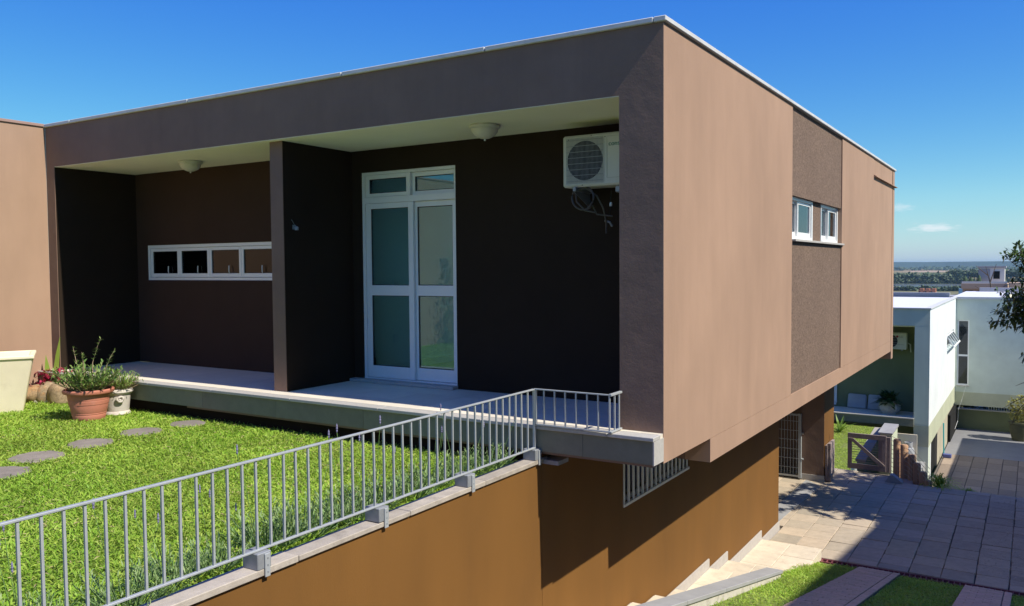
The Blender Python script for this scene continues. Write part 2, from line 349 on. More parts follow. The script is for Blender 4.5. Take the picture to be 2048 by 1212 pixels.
# ================================================================== LARGE STRUCTURE
# ---- far terrain: hillside falling from the house to the plain, one sheet to the horizon
def terrain_z(y):
    xs = [-80, -30, -8, -2, 7, 12.4, 16, 23, 36, 70, 400, 700, 9400]; zs = [-1.5, -1.5, -1.7, -2.4, -4.2, -5.6, -6.3, -6.3, -6.5, -11, -24, -30, -30]
    return float(np.interp(y, xs, zs))
def make_terrain():
    ys = [-79, -30, -8, -2, 7, 12.4, 16, 23, 36, 70, 130, 250, 400, 550, 700, 850, 1000, 1200, 1500, 2000, 3000, 4500, 6500, 9390]
    xs = [-6900, -3000, -1200, -500, -200, -60, -10, 0, 10, 60, 200, 500, 1200, 3000, 6900]
    V = [(x, y, terrain_z(y)) for y in ys for x in xs]; n = len(xs)
    F = [(j*n+i, j*n+i+1, (j+1)*n+i+1, (j+1)*n+i) for j in range(len(ys)-1) for i in range(n-1)]
    m = bpy.data.materials.new('plain_fields'); m.use_nodes = True; N, L = m.node_tree.nodes, m.node_tree.links
    b = N['Principled BSDF']; b.inputs['Roughness'].default_value = 1; b.inputs['Specular IOR Level'].default_value = 0
    t = N.new('ShaderNodeTexCoord'); mp = N.new('ShaderNodeMapping'); mp.inputs['Scale'].default_value = (.0022, .006, 0); L.new(t.outputs['Object'], mp.inputs[0])
    nz = N.new('ShaderNodeTexNoise'); nz.inputs['Scale'].default_value = 1; nz.inputs['Detail'].default_value = 4; L.new(mp.outputs[0], nz.inputs['Vector'])
    cr = N.new('ShaderNodeValToRGB'); e = cr.color_ramp.elements; e[0].position = .36; e[0].color = (.10, .13, .05, 1); e[1].position = .66; e[1].color = (.16, .17, .075, 1)
    for p, c in ((.46, (.20, .18, .09, 1)), (.52, (.34, .19, .11, 1)), (.57, (.22, .20, .11, 1))):
        x = e.new(p); x.color = c
    L.new(nz.outputs['Fac'], cr.inputs[0]); L.new(cr.outputs[0], b.inputs['Base Color'])
    o = MB().add(V, F).build('ground', m, kind='structure', label='wide plain of green and brown fields below the houses')
make_terrain()
def sheet(name, pts, m, label, thick=.12):
    """a paved or earthen sheet with thickness, outline in x,y with z per corner"""
    b = MB(); n = len(pts); b.add([(x, y, z-thick) for x, y, z in pts]+list(pts), [tuple(range(n))[::-1], tuple(range(n, 2*n))]+[(i, (i+1) % n, n+(i+1) % n, n+i) for i in range(n)])
    return b.build(name, m, kind='structure', label=label)

# hills far beyond, lake, fields
def hills(name, y, x0, x1, h0, hv, depth, seed, m, label):
    r = np.random.default_rng(seed); xs = np.linspace(x0, x1, 140); ph = r.random(6)*6.28
    h = h0+hv*sum(np.sin(xs/(2600/(i+1))+ph[i])/(i+1.2) for i in range(6))
    V = []; F = []
    for x, hh in zip(xs, h): V += [(x, y, -30.5), (x, y+depth*.4, -30+hh), (x, y+depth*.6, -30+hh), (x, y+depth, -30.5)]
    for i in range(len(xs)-1):
        for k in range(3): F.append((i*4+k, i*4+k+1, i*4+k+5, i*4+k+4))
    return MB().add(V, F).build(name, m, kind='structure', label=label, smooth=True)
M_hill = mat('hill_scrub', (.04, .06, .045), 1, .3, .004)
hills('hills', 5600, -5800, 5000, 35, 9, 900, 3, M_hill, 'low hills lying blue on the horizon')
hills('hills', 7200, -6500, 6000, 46, 8, 1500, 9, M_hill, 'farther and higher ridge behind the low blue hills')
M_lake = mat('lake_water', (.20, .22, .22), .12, .1, .01, spec=.5)
sheet('lake', [(-900, 1175, -29.9), (500, 1190, -29.9), (500, 1420, -29.9), (-900, 1400, -29.9)], M_lake, 'flat grey water of the lake in front of the far wood', .05)
M_sand = mat('sandy_field', (.40, .27, .17), 1, .12, .02)
sheet('sand_field', [(-420, 3300, -29.9), (90, 3300, -29.9), (90, 3900, -29.9), (-420, 3900, -29.9)], M_sand, 'pale sandy field seen between the far trees', .05)
M_redearth = mat('red_earth', (.40, .20, .11), 1, .2, .03)
sheet('earth_lot', [(-300, 700, -29.9), (60, 700, -29.9), (60, 905, -29.9), (-300, 880, -29.9)], M_redearth, 'bare reddish earth lots in front of the row of unfinished houses', .05)
sheet('grass_lot', [(-300, 906, -29.9), (60, 930, -29.9), (60, 1040, -29.9), (-300, 1030, -29.9)], mat('dry_field', (.17, .16, .075), 1, .2, .03), 'dry green field between earth lots and lakeside bushes', .05)

# ---- our own plot: lawn, driveway, stairs, courtyard
GL = -.40     # lawn level
sheet('lawn', [(-9.2, -13, GL), (-1.215, -13, GL), (-1.215, -.02, GL), (-9.2, -.02, GL)], M_soil, 'soil of the upper lawn in front of the terrace', .3)
SL = .222
def dz(y): return -3.2-SL*(y-6.93)      # driveway slope
sheet('driveway_ground', [(-.14, -14, dz(-14)-.05), (3.2, -14, dz(-14)-.05), (3.2, 6.80, dz(6.80)-.05), (-.14, 6.80, dz(6.80)-.05)], M_soil, 'sloping soil of the grassy driveway between the paved tracks', .3)
CZ = -3.2     # courtyard level
cp = sheet('courtyard_paving', [(-2.6, 6.96, CZ-.045), (3.2, 6.96, CZ-.045), (3.2, 12.5, CZ-.045), (.85, 12.5, CZ-.045), (.02, 13.3, CZ-.045), (-2.6, 13.3, CZ-.045)], M_joint, 'courtyard of uneven square sandstone slabs below the house', .5)
M_pave_shade = mat('shaded_paving', (.43, .355, .245), .8, .10, 9, .18, 45, objvar=.10, speck=.07, col2=(.46, .375, .25))  # paving copy for shadowed slabs; colour warmed to offset the blue shade
stones_shade = [[piece_mesh('paving_stone', .43-.010, l-.010, .04, M_pave_shade, .006, .008, 210*(k+1)+i) for i in range(3)] for k, l in enumerate((.44, .22))]
stones = [[piece_mesh('paving_stone', .43-.008, l-.008, .04, M_pave, .005, .006, 10*k+i) for i in range(3)] for k, l in enumerate((.44, .22))]
r = random.Random(4)
for ci in range(9):
    x = -.645+.4315*ci; y = 6.98+(.0 if ci % 2 else 0)
    while y < 12.35:
        ln = .44 if r.random() < .62 else .22
        if y+ln > 12.5: ln = .22
        if x < .85 or y+ln < 12.52:
            place('paving_stone', r.choice((stones_shade if ci >= 4 or (ci == 3 and r.random() < .6) else stones)[0 if ln == .44 else 1]), cp, (x+.215, y+ln/2, CZ+r.uniform(-.004, .007)), (r.uniform(-.006, .006), r.uniform(-.006, .006), r.uniform(-.006, .006)))
        y += ln
for ci in range(4):   # the diagonal apron towards the garden gate and the passage
    for k in range(14):
        x, y = -.86-.4315*ci, 7.2+.44*k
        if ci < 1 or y > 8.2:
            if y < 13.2: place('paving_stone', r.choice(stones[0]), cp, (x, y, CZ+r.uniform(-.004, .002)), (0, 0, r.uniform(-.006, .006)))
for x, y in ((-.43, 12.75), (-.0, 12.75), (.3, 12.72)): place('paving_stone', stones[0][0], cp, (x, y, CZ-.001))
sheet('passage_threshold', [(-1.21, 8.40, CZ+.012), (-1.16, 9.75, CZ+.012), (-1.09, 11.34, CZ+.012), (-1.45, 11.72, CZ+.012), (-1.49, 9.58, CZ+.012)], M_lowcap, 'dark slate band across the floor of the passage under the house', .03)
st = thing('stairs', 'pale stone steps going down between the ochre wall and the low wall', 'stairs', (-.7, 4, -2.9), kind='structure')
del st['category']
tread = [(-1.08, -.15, 5.195, 6.955, -3.055), (-1.08, -.15, 4.385, 5.19, -2.86), (-1.08, -.32, 3.1, 4.38, -2.72)]
for k in range(9): tread.append((-1.08, -.32, 3.1-.65*(k+1), 3.1-.65*k-.005, -2.72+.145*(k+1)))
sm = random.Random(9)
for x0, x1, y0, y1, z in tread:
    box(x0, x1, y0, y1-.012, z-.5, z-.035).build('riser', M_step, st)
    n = max(1, round((y1-y0)/.6)); xm = x0+(x1-x0)*sm.uniform(.42, .58)
    for i in range(n):
        a, b_ = y0+(y1-y0)*i/n, y0+(y1-y0)*(i+1)/n
        box(x0, xm-.003, a+.002, b_-.003, z-.033, z+sm.uniform(-.002, .002)).build('paving_stone', M_step, st, bevel=.005)
        box(xm+.003, x1, a+.002, b_-.003, z-.033, z+sm.uniform(-.002, .002)).build('paving_stone', M_step, st, bevel=.005)
# brick tracks
bm_ = [piece_mesh('brick', .262, .083, .05, M_brick, .004, .002, 40+i) for i in range(4)]
bs_ = [piece_mesh('brick', .088, .262, .05, M_brick, .004, .002, 50+i) for i in range(2)]
def track(x0, x1, label):
    b = MB(); b.hexa([(x0, -13.9, dz(-13.9)-.06), (x1, -13.9, dz(-13.9)-.06), (x1, 6.80, dz(6.80)-.06), (x0, 6.80, dz(6.80)-.06),
                      (x0, -13.9, dz(-13.9)-.012), (x1, -13.9, dz(-13.9)-.012), (x1, 6.80, dz(6.80)-.012), (x0, 6.80, dz(6.80)-.012)])
    t = b.build('driveway_track', M_joint, kind='structure', label=label)
    rr = random.Random(x0); ang = -math.atan(SL); y = 6.75; n = 0; xe = x1-.10; wide = (xe-x0)
    rest = MB()
    row = 0
    while y > -2:
        off = [0, .09, .18][row % 3]; xs = [x0]; xx = x0+off+.1
        while xx < xe-.05: xs.append(xx); xx += .268
        xs.append(xe)
        for a, b_ in zip(xs[:-1], xs[1:]):
            if b_-a < .02: continue
            if n < 240:
                place('brick', rr.choice(bm_), t, ((a+b_)/2, y-.043, dz(y-.043)+rr.uniform(-.002, .003)), (ang, 0, 0), ((b_-a-.005)/.262, 1, 1)); n += 1
            else:
                rest.hexa([(a+.003, y-.084, dz(y-.084)-.03), (b_-.003, y-.084, dz(y-.084)-.03), (b_-.003, y-.003, dz(y)-.03), (a+.003, y-.003, dz(y)-.03),
                           (a+.003, y-.084, dz(y-.084)), (b_-.003, y-.084, dz(y-.084)), (b_-.003, y-.003, dz(y)), (a+.003, y-.003, dz(y))])
        y -= .087; row += 1
    rest.build('brick_rows', M_brick, t, kind='stuff')
    y = 6.75; k = 0
    while y > -2 and k < 50:
        place('brick', bs_[k % 2], t, (x1-.046, y-.133, dz(y-.133)+.001), (ang, 0, 0)); y -= .268; k += 1
track(.435, 1.0, 'pink paver track nearer the low wall, running down to the grate')
track(1.84, 2.42, 'pink paver track at the right, farther from the low wall')
# drain grate across the foot of the driveway
g = thing('drain_grate', 'rusty slotted drain grate across the foot of the driveway', 'drain grate', (1.2, 6.88, -3.2))
MB().box(-.22, 3.2, 6.80, 6.955, -3.4, -3.3).build('channel', M_dark, g)
MB().box(-.22, 3.2, 6.935, 6.955, -3.3, -3.203).box(-.22, 3.2, 6.805, 6.825, -3.3, -3.203).build('frame', M_grate, g)
gb = box(-.008, .008, 6.826, 6.934, -3.235, -3.205).build('bar', M_grate); gm = gb.data; bpy.data.objects.remove(gb)
for i in range(46): place('bar', gm, g, (-.2+.073*i-1.2, -6.88, 3.2))
box(-.26, -.2, 6.72, 6.95, -3.3, -3.05).build('edge_stone', M_step, kind='structure', label='small upright edge stone at the left end of the drain grate')

# ---- low wall with slate cap beside the stairs
lw = thing('low_wall', 'low stained wall with slate cap between the steps and the driveway grass', 'low wall', (-.23, 0, -2))
def lz(y): return -2.60-.234*(y-4.47)
def slab_y(b, x0, x1, y0, y1, top, bot):
    return b.hexa([(x0, y0, bot(y0)), (x1, y0, bot(y0)), (x1, y1, bot(y1)), (x0, y1, bot(y1)), (x0, y0, top(y0)), (x1, y0, top(y0)), (x1, y1, top(y1)), (x0, y1, top(y1))])
slab_y(MB(), -.315, -.145, -13, 4.44, lambda y: lz(y)-.045, lambda y: lz(y)-.7).build('wall_body', M_lowwall, lw)
yy = 4.47
while yy > -8:
    slab_y(MB(), -.335, -.125, yy-1.18, yy-.004, lz, lambda y: lz(y)-.043).build('cap_stone', M_lowcap, lw, bevel=.004); yy -= 1.185

# ---- retaining wall of the lawn with weathered cap
rw = thing('retaining_wall', 'ochre retaining wall of the lawn with weathered stone cap', 'retaining wall', (-1.2, -4, -2))
box(-1.21, -1.1, -13, -.142, -3.3, -.342).build('wall_body', M_ochre, rw)
yy = -.06; k = 0
rr = random.Random(3)
while yy > -12:
    ln = [1.0, .95, 1.05, 1.0][k % 4]
    box(-1.225, -1.078, yy-ln, yy-.004, -.340+rr.uniform(-.002, .002), -.303+rr.uniform(-.003, .003)).build('cap_stone', M_cap, rw, bevel=.004); yy -= ln; k += 1

# ---- the house
H = thing('house', 'modern two-storey house with dark porch and taupe side wall', 'house', (0, 0, 0))
XL = -9.2
# front frame
def frame_front():
    b = MB(); o = [(XL, .001), (-9.0, .001), (-9.0, 2.845), (-.4, 2.845), (-.4, .001), (-.006, .001), (-.006, 3.4), (XL, 3.4)]
    b.prism(o, 'y', 0, .12).box(XL+.002, -9.0, .121, 1.6, .001, 2.86).box(-.4, -.0062, .121, 1.6, .001, 2.86); return b.build('front_frame', M_brown, H)
frame_front()
box(-8.999, -.401, .003, 1.235, 2.84, 2.8447).build('porch_ceiling', M_soffit, H)
# recess walls, brown plaster with the shade in its colour
b = MB()
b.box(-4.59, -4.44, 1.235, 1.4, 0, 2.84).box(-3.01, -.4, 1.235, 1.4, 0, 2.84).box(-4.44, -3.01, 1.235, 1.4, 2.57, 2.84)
b.build('porch_wall', M_brown_shade, H); b = MB()
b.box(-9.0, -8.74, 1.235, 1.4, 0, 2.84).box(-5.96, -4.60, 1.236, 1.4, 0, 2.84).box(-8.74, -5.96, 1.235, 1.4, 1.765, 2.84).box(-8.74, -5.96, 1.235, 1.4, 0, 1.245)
b.build('porch_wall', M_brown_shade2, H)
box(-4.79, -4.59, .114, 1.234, 0.001, 2.839).build('partition_wall', M_brown_shade, H)
box(-4.79, -4.59, .106, .1138, 0.001, 2.839).build('partition_front', M_brown, H)  # front of the same wall, without the painted shade
box(-8.9995, -8.994, .008, 1.2345, .001, 2.838).build('porch_end_wall', M_brown_shade, H)
# side wall: front panel, rough panel with the window band, rear panel, lower beam
MB().box(-.006, 0, 0, .3, -.255, 3.4).box(-.25, 0, .3, 4.31, -.255, 3.4).build('side_wall', M_taupe, H)
MB().box(-.25, -.018, 4.31, 7.52, -.255, 1.71).box(-.25, -.018, 4.31, 7.52, 2.285, 3.4).build('rough_cast_panel', M_rough, H)
MB().box(-.25, 0, 7.52, 10.55, -.255, 3.4).box(-.25, 0, 10.55, 13.0, -.255, 3.05).box(-.25, -.004, 10.552, 13.0, 3.05, 3.4).build('side_wall', M_taupe, H)
MB().box(-.25, .001, 1.185, 13.0, -.486, -.259).build('floor_beam', M_taupe, H)
box(-1.1, -.012, 1.19, 1.4, -.485, -.259).build('beam_end', M_brown, H)
MB().box(-.2, -.03, 13.0, 13.06, -.45, 3.3).build('corner_groove', M_copbrown, H)
MB().box(-.3, 0, 13.06, 13.32, -.66, 3.4).build('corner_pier', M_taupe, H)
MB().prism([(0, 3.045), (.05, 3.05), (.05, 3.062), (0, 3.09)], 'y', 10.56, 13.4).build('drip_ledge', M_taupe, H)
# roof coping in lengths, on the front and on the side
for a, b_ in ((-9.235, -8.55), (-8.55, -6.05), (-6.05, -3.55), (-3.55, -1.75), (-1.75, -.08)):
    box(a+.004, b_-.004, -.028, .2, 3.402, 3.446).build('coping_piece', M_coping, H, bevel=.006)
for a, b_ in ((-.028, 2.4), (2.4, 4.9), (4.9, 7.4), (7.4, 9.9), (9.9, 12.2), (12.2, 13.36)):
    box(-.2 if a > 0 else -.08, .028, a+.002, b_-.002, 3.402, 3.446).build('coping_piece', M_coping, H, bevel=.006)
MB().box(XL, -.03, .125, 3.599, 3.2, 3.395).box(XL, -4.45, 3.6, 7.0, 3.2, 3.395).box(-1.0, -.03, 3.6, 7.0, 3.2, 3.395).box(XL, -.03, 7.001, 13.3, 3.2, 3.395).build('roof', M_coping, H)  # opening left for the added skylight
box(XL, -.26, 12.9, 13.05, -.4, 3.2).build('rear_wall', M_taupe, H)
box(XL, XL+.2, 1.6, 12.9, -.4, 3.2).build('far_side_wall', M_taupe, H)
# rooms behind the glass
b = MB(); b.box(-4.75, -4.6, 1.4, 8.0, 0, 2.86).box(-4.75, -.26, 8.0, 8.15, 0, 2.86).box(-4.6, -.26, 1.401, 3.599, 2.8, 2.86).box(-4.6, -4.45, 3.6, 7.0, 2.8, 3.3).box(-1.0, -.26, 3.6, 7.0, 2.8, 3.3).box(-4.6, -.26, 7.001, 8.0, 2.8, 2.86)
b.build('room_wall', M_room, H)
box(-4.45, -1.0, 3.6, 7.0, 3.40, 3.41).build('added_skylight_pane', G_clear, H)  # added skylight, unseen; lets sun in to brighten the room behind the door
box(-4.6, -.26, 1.4, 8.0, -.05, .03).build('room_floor', M_floor, H)
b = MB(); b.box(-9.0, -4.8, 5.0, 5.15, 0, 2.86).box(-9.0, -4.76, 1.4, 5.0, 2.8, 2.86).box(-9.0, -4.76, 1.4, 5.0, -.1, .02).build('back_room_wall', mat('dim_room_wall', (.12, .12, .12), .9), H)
MB().box(-4.5995, -4.57, 1.50, 1.60, .031, 2.3).box(-4.5995, -4.585, 1.601, 7.9, .031, .13).build('room_trim', M_white, H)
for z in (1.12, .40): box(-4.5995, -4.588, 2.0, 2.08, z, z+.12).build('wall_socket', M_white, H)
# door: white aluminium frame with transom, two sliding leaves
D = box(-4.44, -3.01, 1.25, 1.35, .03, .05).build('door', M_white, H)
Y0 = 1.252
MB().box(-4.44, -4.395, Y0, 1.34, .05, 2.57).box(-3.03, -3.01, Y0, 1.34, .05, 2.57).box(-4.395, -3.03, Y0, 1.34, 2.535, 2.57).box(-4.395, -3.03, Y0-.004, 1.34, 2.19, 2.262).build('door_frame', M_white, D)
def leaf(x0, x1, z0, z1, y, stile, top, bot, mid=None, gname='pane', gm_=None, parent=None, name='sash', depth=.035):
    b = MB().box(x0, x0+stile, y, y+depth, z0, z1).box(x1-stile, x1, y, y+depth, z0, z1).box(x0+stile, x1-stile, y, y+depth, z1-top, z1).box(x0+stile, x1-stile, y, y+depth, z0, z0+bot)
    if mid: b.box(x0+stile, x1-stile, y, y+depth, mid[0], mid[1])
    b.build(name, M_white, parent, bevel=.003)
    zs = [(z0+bot, z1-top)] if not mid else [(z0+bot, mid[0]), (mid[1], z1-top)]
    for a, c in zs:
        MB().box(x0+stile, x1-stile, y+depth*.35, y+depth*.35+.012, a, a+.008).box(x0+stile, x0+stile+.008, y+depth*.35, y+depth*.35+.012, a+.008, c-.008).box(x1-stile-.008, x1-stile, y+depth*.35, y+depth*.35+.012, a+.008, c-.008).box(x0+stile, x1-stile, y+depth*.35, y+depth*.35+.012, c-.008, c).build('gasket', M_plastic, parent)
        box(x0+stile+.002, x1-stile-.002, y+depth*.5, y+depth*.5+.006, a+.002, c-.002).build(gname, gm_ or G_teal, parent)
leaf(-4.392, -3.655, .055, 2.188, 1.262, .075, .065, .145, (1.065, 1.19), parent=D)
leaf(-3.70, -3.032, .055, 2.188, 1.303, .075, .065, .145, (1.065, 1.19), parent=D)
leaf(-4.392, -3.69, 2.265, 2.533, 1.258, .06, .05, .045, parent=D)
leaf(-3.70, -3.032, 2.265, 2.533, 1.30, .05, .05, .045, parent=D)
box(-4.585, -3.0, 1.13, 1.25, .0, .036).build('threshold', M_stone, D, bevel=.004)
# strip window in the left porch bay
Wn = MB().box(-8.74, -8.70, 1.243, 1.33, 1.245, 1.765).box(-6.0, -5.96, 1.243, 1.33, 1.245, 1.765).box(-8.70, -6.0, 1.243, 1.33, 1.72, 1.765).box(-8.70, -6.0, 1.243, 1.33, 1.245, 1.283).build('window', M_white, H)
for i in range(4):
    x0 = -8.695+.672*i
    leaf(x0, x0+.667, 1.288, 1.716, 1.258, .045, .045, .055, gm_=G_dark, parent=Wn)
    MB().tube([(x0+.43, 1.25, 1.335), (x0+.435, 1.238, 1.37), (x0+.43, 1.245, 1.45)], .007, 6).build('handle', M_white, Wn)
# two side windows with their sills, pier between them
PX = -.07
MB().box(-.25, PX, 5.75, 6.28, 1.711, 2.284).build('window_pier', M_rough, H)
box(-.16, -.021, 4.33, 7.518, 1.7105, 1.728).build('window_sill', M_stone, H); 
box(-.02, .028, 4.40, 7.60, 1.700, 1.729).build('window_sill', M_stone, H, bevel=.003)
for y0, y1, ym in ((4.315, 5.745, 4.94), (6.285, 7.515, 6.87)):
    w = MB().box(-.16, -.062, y0, y0+.03, 1.735, 2.283).box(-.16, -.062, y1-.06, y1, 1.735, 2.283).box(-.16, -.062, y0+.03, y1-.06, 2.245, 2.283).box(-.16, -.057, y0+.03, y1-.06, 1.73, 1.772).build('window', M_white, H)
    n = 2
    for i in range(n):
        a, c = ((y0+.035, ym+.02), (ym-.02, y1-.065))[i]; xo = -.105-.03*(i == 0)
        MB().box(xo, xo+.026, a, a+.05, 1.775, 2.242).box(xo, xo+.026, c-.05, c, 1.775, 2.242).box(xo, xo+.026, a+.05, c-.05, 2.205, 2.242).box(xo, xo+.026, a+.05, c-.05, 1.775, 1.835).build('sash', M_white, w)
        box(xo+.01, xo+.016, a+.051, c-.051, 1.836, 2.204).build('pane', G_clear, w)
# terrace slab with tiles, edge stones and fascia panels
T = MB().box(XL+.01, -.004, -.172, 1.3, -.233, -.036).build('terrace', M_joint, H)
YF = -.215
xs = [XL+.0, -8.2, -6.95, -5.68, -4.44, -3.16, -1.93, -.66, -.0]
for a, b_ in zip(xs[:-1], xs[1:]):
    box(a+.001, b_-.002 if b_ < -.1 else b_, YF+.022, -.172, -.232, -.034).build('fascia_panel', M_fascia, T)
    c = b_-.05
xs = [XL+.0, -7.9, -6.7, -5.5, -4.2, -2.95, -1.7, -.42, 0]
for a, b_ in zip(xs[:-1], xs[1:]):
    box(a+.001, b_-.003 if b_ < -.1 else b_-.001, YF, -.066, -.034, -.001).build('edge_stone', M_stone, T, bevel=.004)
box(-.010, .0015, YF+.004, .0, -.2325, -.0345).build('end_stone', M_stone, T)
tx = -8.998; rt = random.Random(2)
for (xa, xb, ya) in ((-9.19, -.005, -.0635),):
    x = xa; i = 0
    while x < xb-.05:
        x2 = min(x+.6, xb)
        for y, y2 in ((ya, .29), (.29, .76), (.76, 1.234)):
            box(x+.0015, x2-.0015, y+.0015, y2-.0015, -.034, rt.uniform(-.0012, .0002)-.0005).build('floor_tile', M_tile, T)
        x = x2
# lower storey
box(XL, -1.33, -.04, .1, -.7, -.2355).build('plinth', M_brown_shade, H)  # dark filler added under the slab; gap shade is in its colour
b = MB(); b.box(-1.3, -1.1, -.138, 1.6, -3.4, -.2335).box(-1.3, -1.1, 1.6, 3.62, -3.4, -1.2).box(-1.3, -1.1, 3.62, 8.06, -3.4, -.262).box(-1.3, -1.1, 1.6, 3.62, -.6, -.262)
b.build('lower_wall', M_ochre, H)
box(-6, -.02, -.17, 1.2, -.257, -.2345).build('under_slab', M_brown, H)
box(-9, -.26, 1.41, 13.0, -.47, -.263).build('under_slab', M_brown, H)
box(-6, -1.301, 7.86, 8.06, -3.4, -.47).build('lower_wall', M_brown, H)
box(-1.55, -1.1, 11.75, 12.75, -3.4, -.47).build('lower_wall', M_brown, H)
box(-6, -1.551, 12.4, 12.6, -3.4, -.47).build('lower_wall', M_brown, H)
box(-1.102, -1.0995, 11.752, 12.748, -3.38, -.49).build('end_panel', M_ochre, H)
box(-1.56, -1.085, 11.735, 11.749, -3.4, -3.07).build('skirting', M_skirt, H)
for y0, y1, z in ((2.2, 4.365, -2.59), (4.37, 5.175, -2.727), (5.18, 6.945, -2.91), (6.95, 8.06, -3.055)):
    box(-1.1, -1.078, y0, y1, z-.2, z).build('skirting', M_skirt, H, bevel=.003)
for k in range(6): box(-1.1, -1.078, 2.45-.65*(k+1), 2.445-.65*k, -2.75+.145*(k+1), -2.445+.145*(k)).build('skirting', M_skirt, H)
# barred lower window
gw = MB().box(-1.24, -1.2, 1.6, 3.62, -1.2, -1.16).box(-1.24, -1.2, 1.6, 3.62, -.64, -.6).box(-1.24, -1.2, 1.6, 1.64, -1.16, -.64).box(-1.24, -1.2, 3.58, 3.62, -1.16, -.64).box(-1.24, -1.2, 2.58, 2.64, -1.16, -.64).build('window', M_slat, H)
box(-1.225, -1.219, 1.64, 3.58, -1.16, -.64).build('pane', G_dark, gw)
MB().box(-1.13, -1.09, 1.61, 3.61, -1.195, -1.165).box(-1.13, -1.09, 1.61, 3.61, -.63, -.6).build('grille_rail', M_slat, gw)
sl_ = box(-1.118, -1.102, -.018, .018, -1.165, -.63).build('slat', M_slat); sme = sl_.data; bpy.data.objects.remove(sl_)
for i in range(16): place('slat', sme, gw, (0, 1.64+.1285*i, 0))
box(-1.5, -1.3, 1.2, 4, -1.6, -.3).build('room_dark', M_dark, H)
# passage grille
pg = thing('passage_grille', 'grey wire grille gate closing the passage under the house', 'gate', (-2.3, 11.7, -3.1))
MB().box(-3.2, -1.62, 11.70, 11.74, -3.15, -3.11).box(-3.2, -1.62, 11.70, 11.74, -1.83, -1.79).build('rail', M_rail, pg)
MB().box(-1.615, -1.555, 11.68, 11.745, -3.17, -1.78).build('post', M_rail, pg)
w_ = MB().tube([(0, 11.72, -3.11), (0, 11.72, -1.83)], .006, 5).build('wire', M_rail); wm = w_.data; bpy.data.objects.remove(w_)
for i in range(24): place('wire', wm, pg, (-1.66-.063*i+2.3, -11.7, 3.1))
w_ = MB().tube([(-3.1, 11.71, 0), (-1.62, 11.71, 0)], .006, 5).build('cross_wire', M_rail); wm = w_.data; bpy.data.objects.remove(w_)
for i in range(6): place('cross_wire', wm, pg, (2.3, -11.7, 3.1-2.95+.2*i))
for z in (-2.75, -2.2): MB().tube([(-1.555, 11.70, z), (-1.51, 11.70, z)], .02, 8).build('hinge', M_rail, pg)

# ---- taupe wing at the left, running towards the street
wg = thing('house_wing', 'taupe side wing wall at the left edge with brown coping', 'building wing', (-10.5, -6, 0))
box(-13, XL, -13, -.001, -.6, 3.41).build('wall', M_taupe, wg)
yy = -.0
for k in range(5): box(-13, XL+.02, yy-2.6, yy-.005, 3.41, 3.45).build('coping_piece', M_copbrown, wg, bevel=.004); yy -= 2.6
# ---- house on the sun side of the driveway (shades drive and courtyard)
bw = thing('side_house', 'tall pale house with sloping roof on the far right side of the driveway', 'house', (10, 0, -4))
def bt(y): return .11+.13*max(0, 8.8-y)+5.8*1.145
slab_y(MB(), 9.0, 15, -14, 8.8, lambda y: bt(y)-.15, lambda y: -6.5).box(9.0, 15, 8.8, 13.2, -6.5, bt(9)-.15).build('wall', M_pgreen, bw)
slab_y(MB(), 8.99, 15.2, -14.2, 8.8, bt, lambda y: bt(y)-.149).box(8.99, 15.2, 8.801, 13.3, bt(9)-.149, bt(9)).build('roof', M_conc, bw)
for k in range(4): box(8.96, 8.999, -9+5*k, -7.4+5*k, 2.2, 3.6).build('window', G_dark, bw)
sheet('side_garden', [(3.21, -14, dz(-14)-.1), (9, -14, dz(-14)-.1), (9, 6.8, -3.3), (3.21, 6.8, -3.3)], M_soil, 'garden soil on the far side of the driveway', .4)
sheet('side_garden', [(3.21, 6.81, -3.3), (9, 6.81, -3.3), (9, 13.2, -3.4), (3.21, 13.2, -3.4)], M_soil, 'garden soil round the foot of the broad-leaved tree', 3)

# ================================================================== NEIGHBOURING HOUSE DOWN THE SLOPE
LC = -5.5
sheet('neighbour_lawn', [(-9, 13.45, -3.8), (-.75, 13.45, -3.8), (-1.42, 21.95, -3.8), (-9, 21.95, -3.8)], M_soil, 'soil of the neighbour lawn beyond the garden gate', 1.8)
nc = sheet('lower_court', [(-.1, 12.55, LC-.03), (12, 12.55, LC-.03), (12, 27.2, LC-.03), (-.1, 27.2, LC-.03)], M_joint, 'lower court of brownish tiles beside the pale house', .3)
ct = [piece_mesh('court_tile', .45-.012, .9-.012, .03, M_ctile, .004, .004, 70+i) for i in range(4)]
r = random.Random(8)
for i in range(8):
    for j in range(11): place('court_tile', r.choice(ct), nc, (.20+.455*i, 17.7+.905*j, LC+r.uniform(-.003, .003)), (0, 0, 0))
sheet('carport_floor', [(-.1, 27.21, LC-.002), (12, 27.21, LC-.002), (12, 40, LC-.002), (-.1, 40, LC-.002)], mat('carport_concrete', (.23, .23, .235), .6, .08, 2), 'smooth concrete floor of the carport under the pale wing', .3)
box(.0, 12, 12.42, 12.549, -6.2, -3.24).build('court_wall', M_conc, kind='structure', label='concrete edge wall between our courtyard and the lower court')
NH = thing('neighbour_house', 'pale green flat-roofed house down the slope beyond the courtyard', 'house', (-3, 22.3, -5.5))
NX, NY = -.12, 22.3
box(-12, NX-.004, NY, NY+.12, -.555, -.03).build('fascia', M_pgreen, NH)
box(-.55, NX-.004, NY+.001, NY+1.5, -3.655, -.556).build('pillar', M_pgreen, NH)
box(NX-.003, NX, NY, NY+.3, -3.69, -.03).build('side_wall', M_pgwhite, NH)
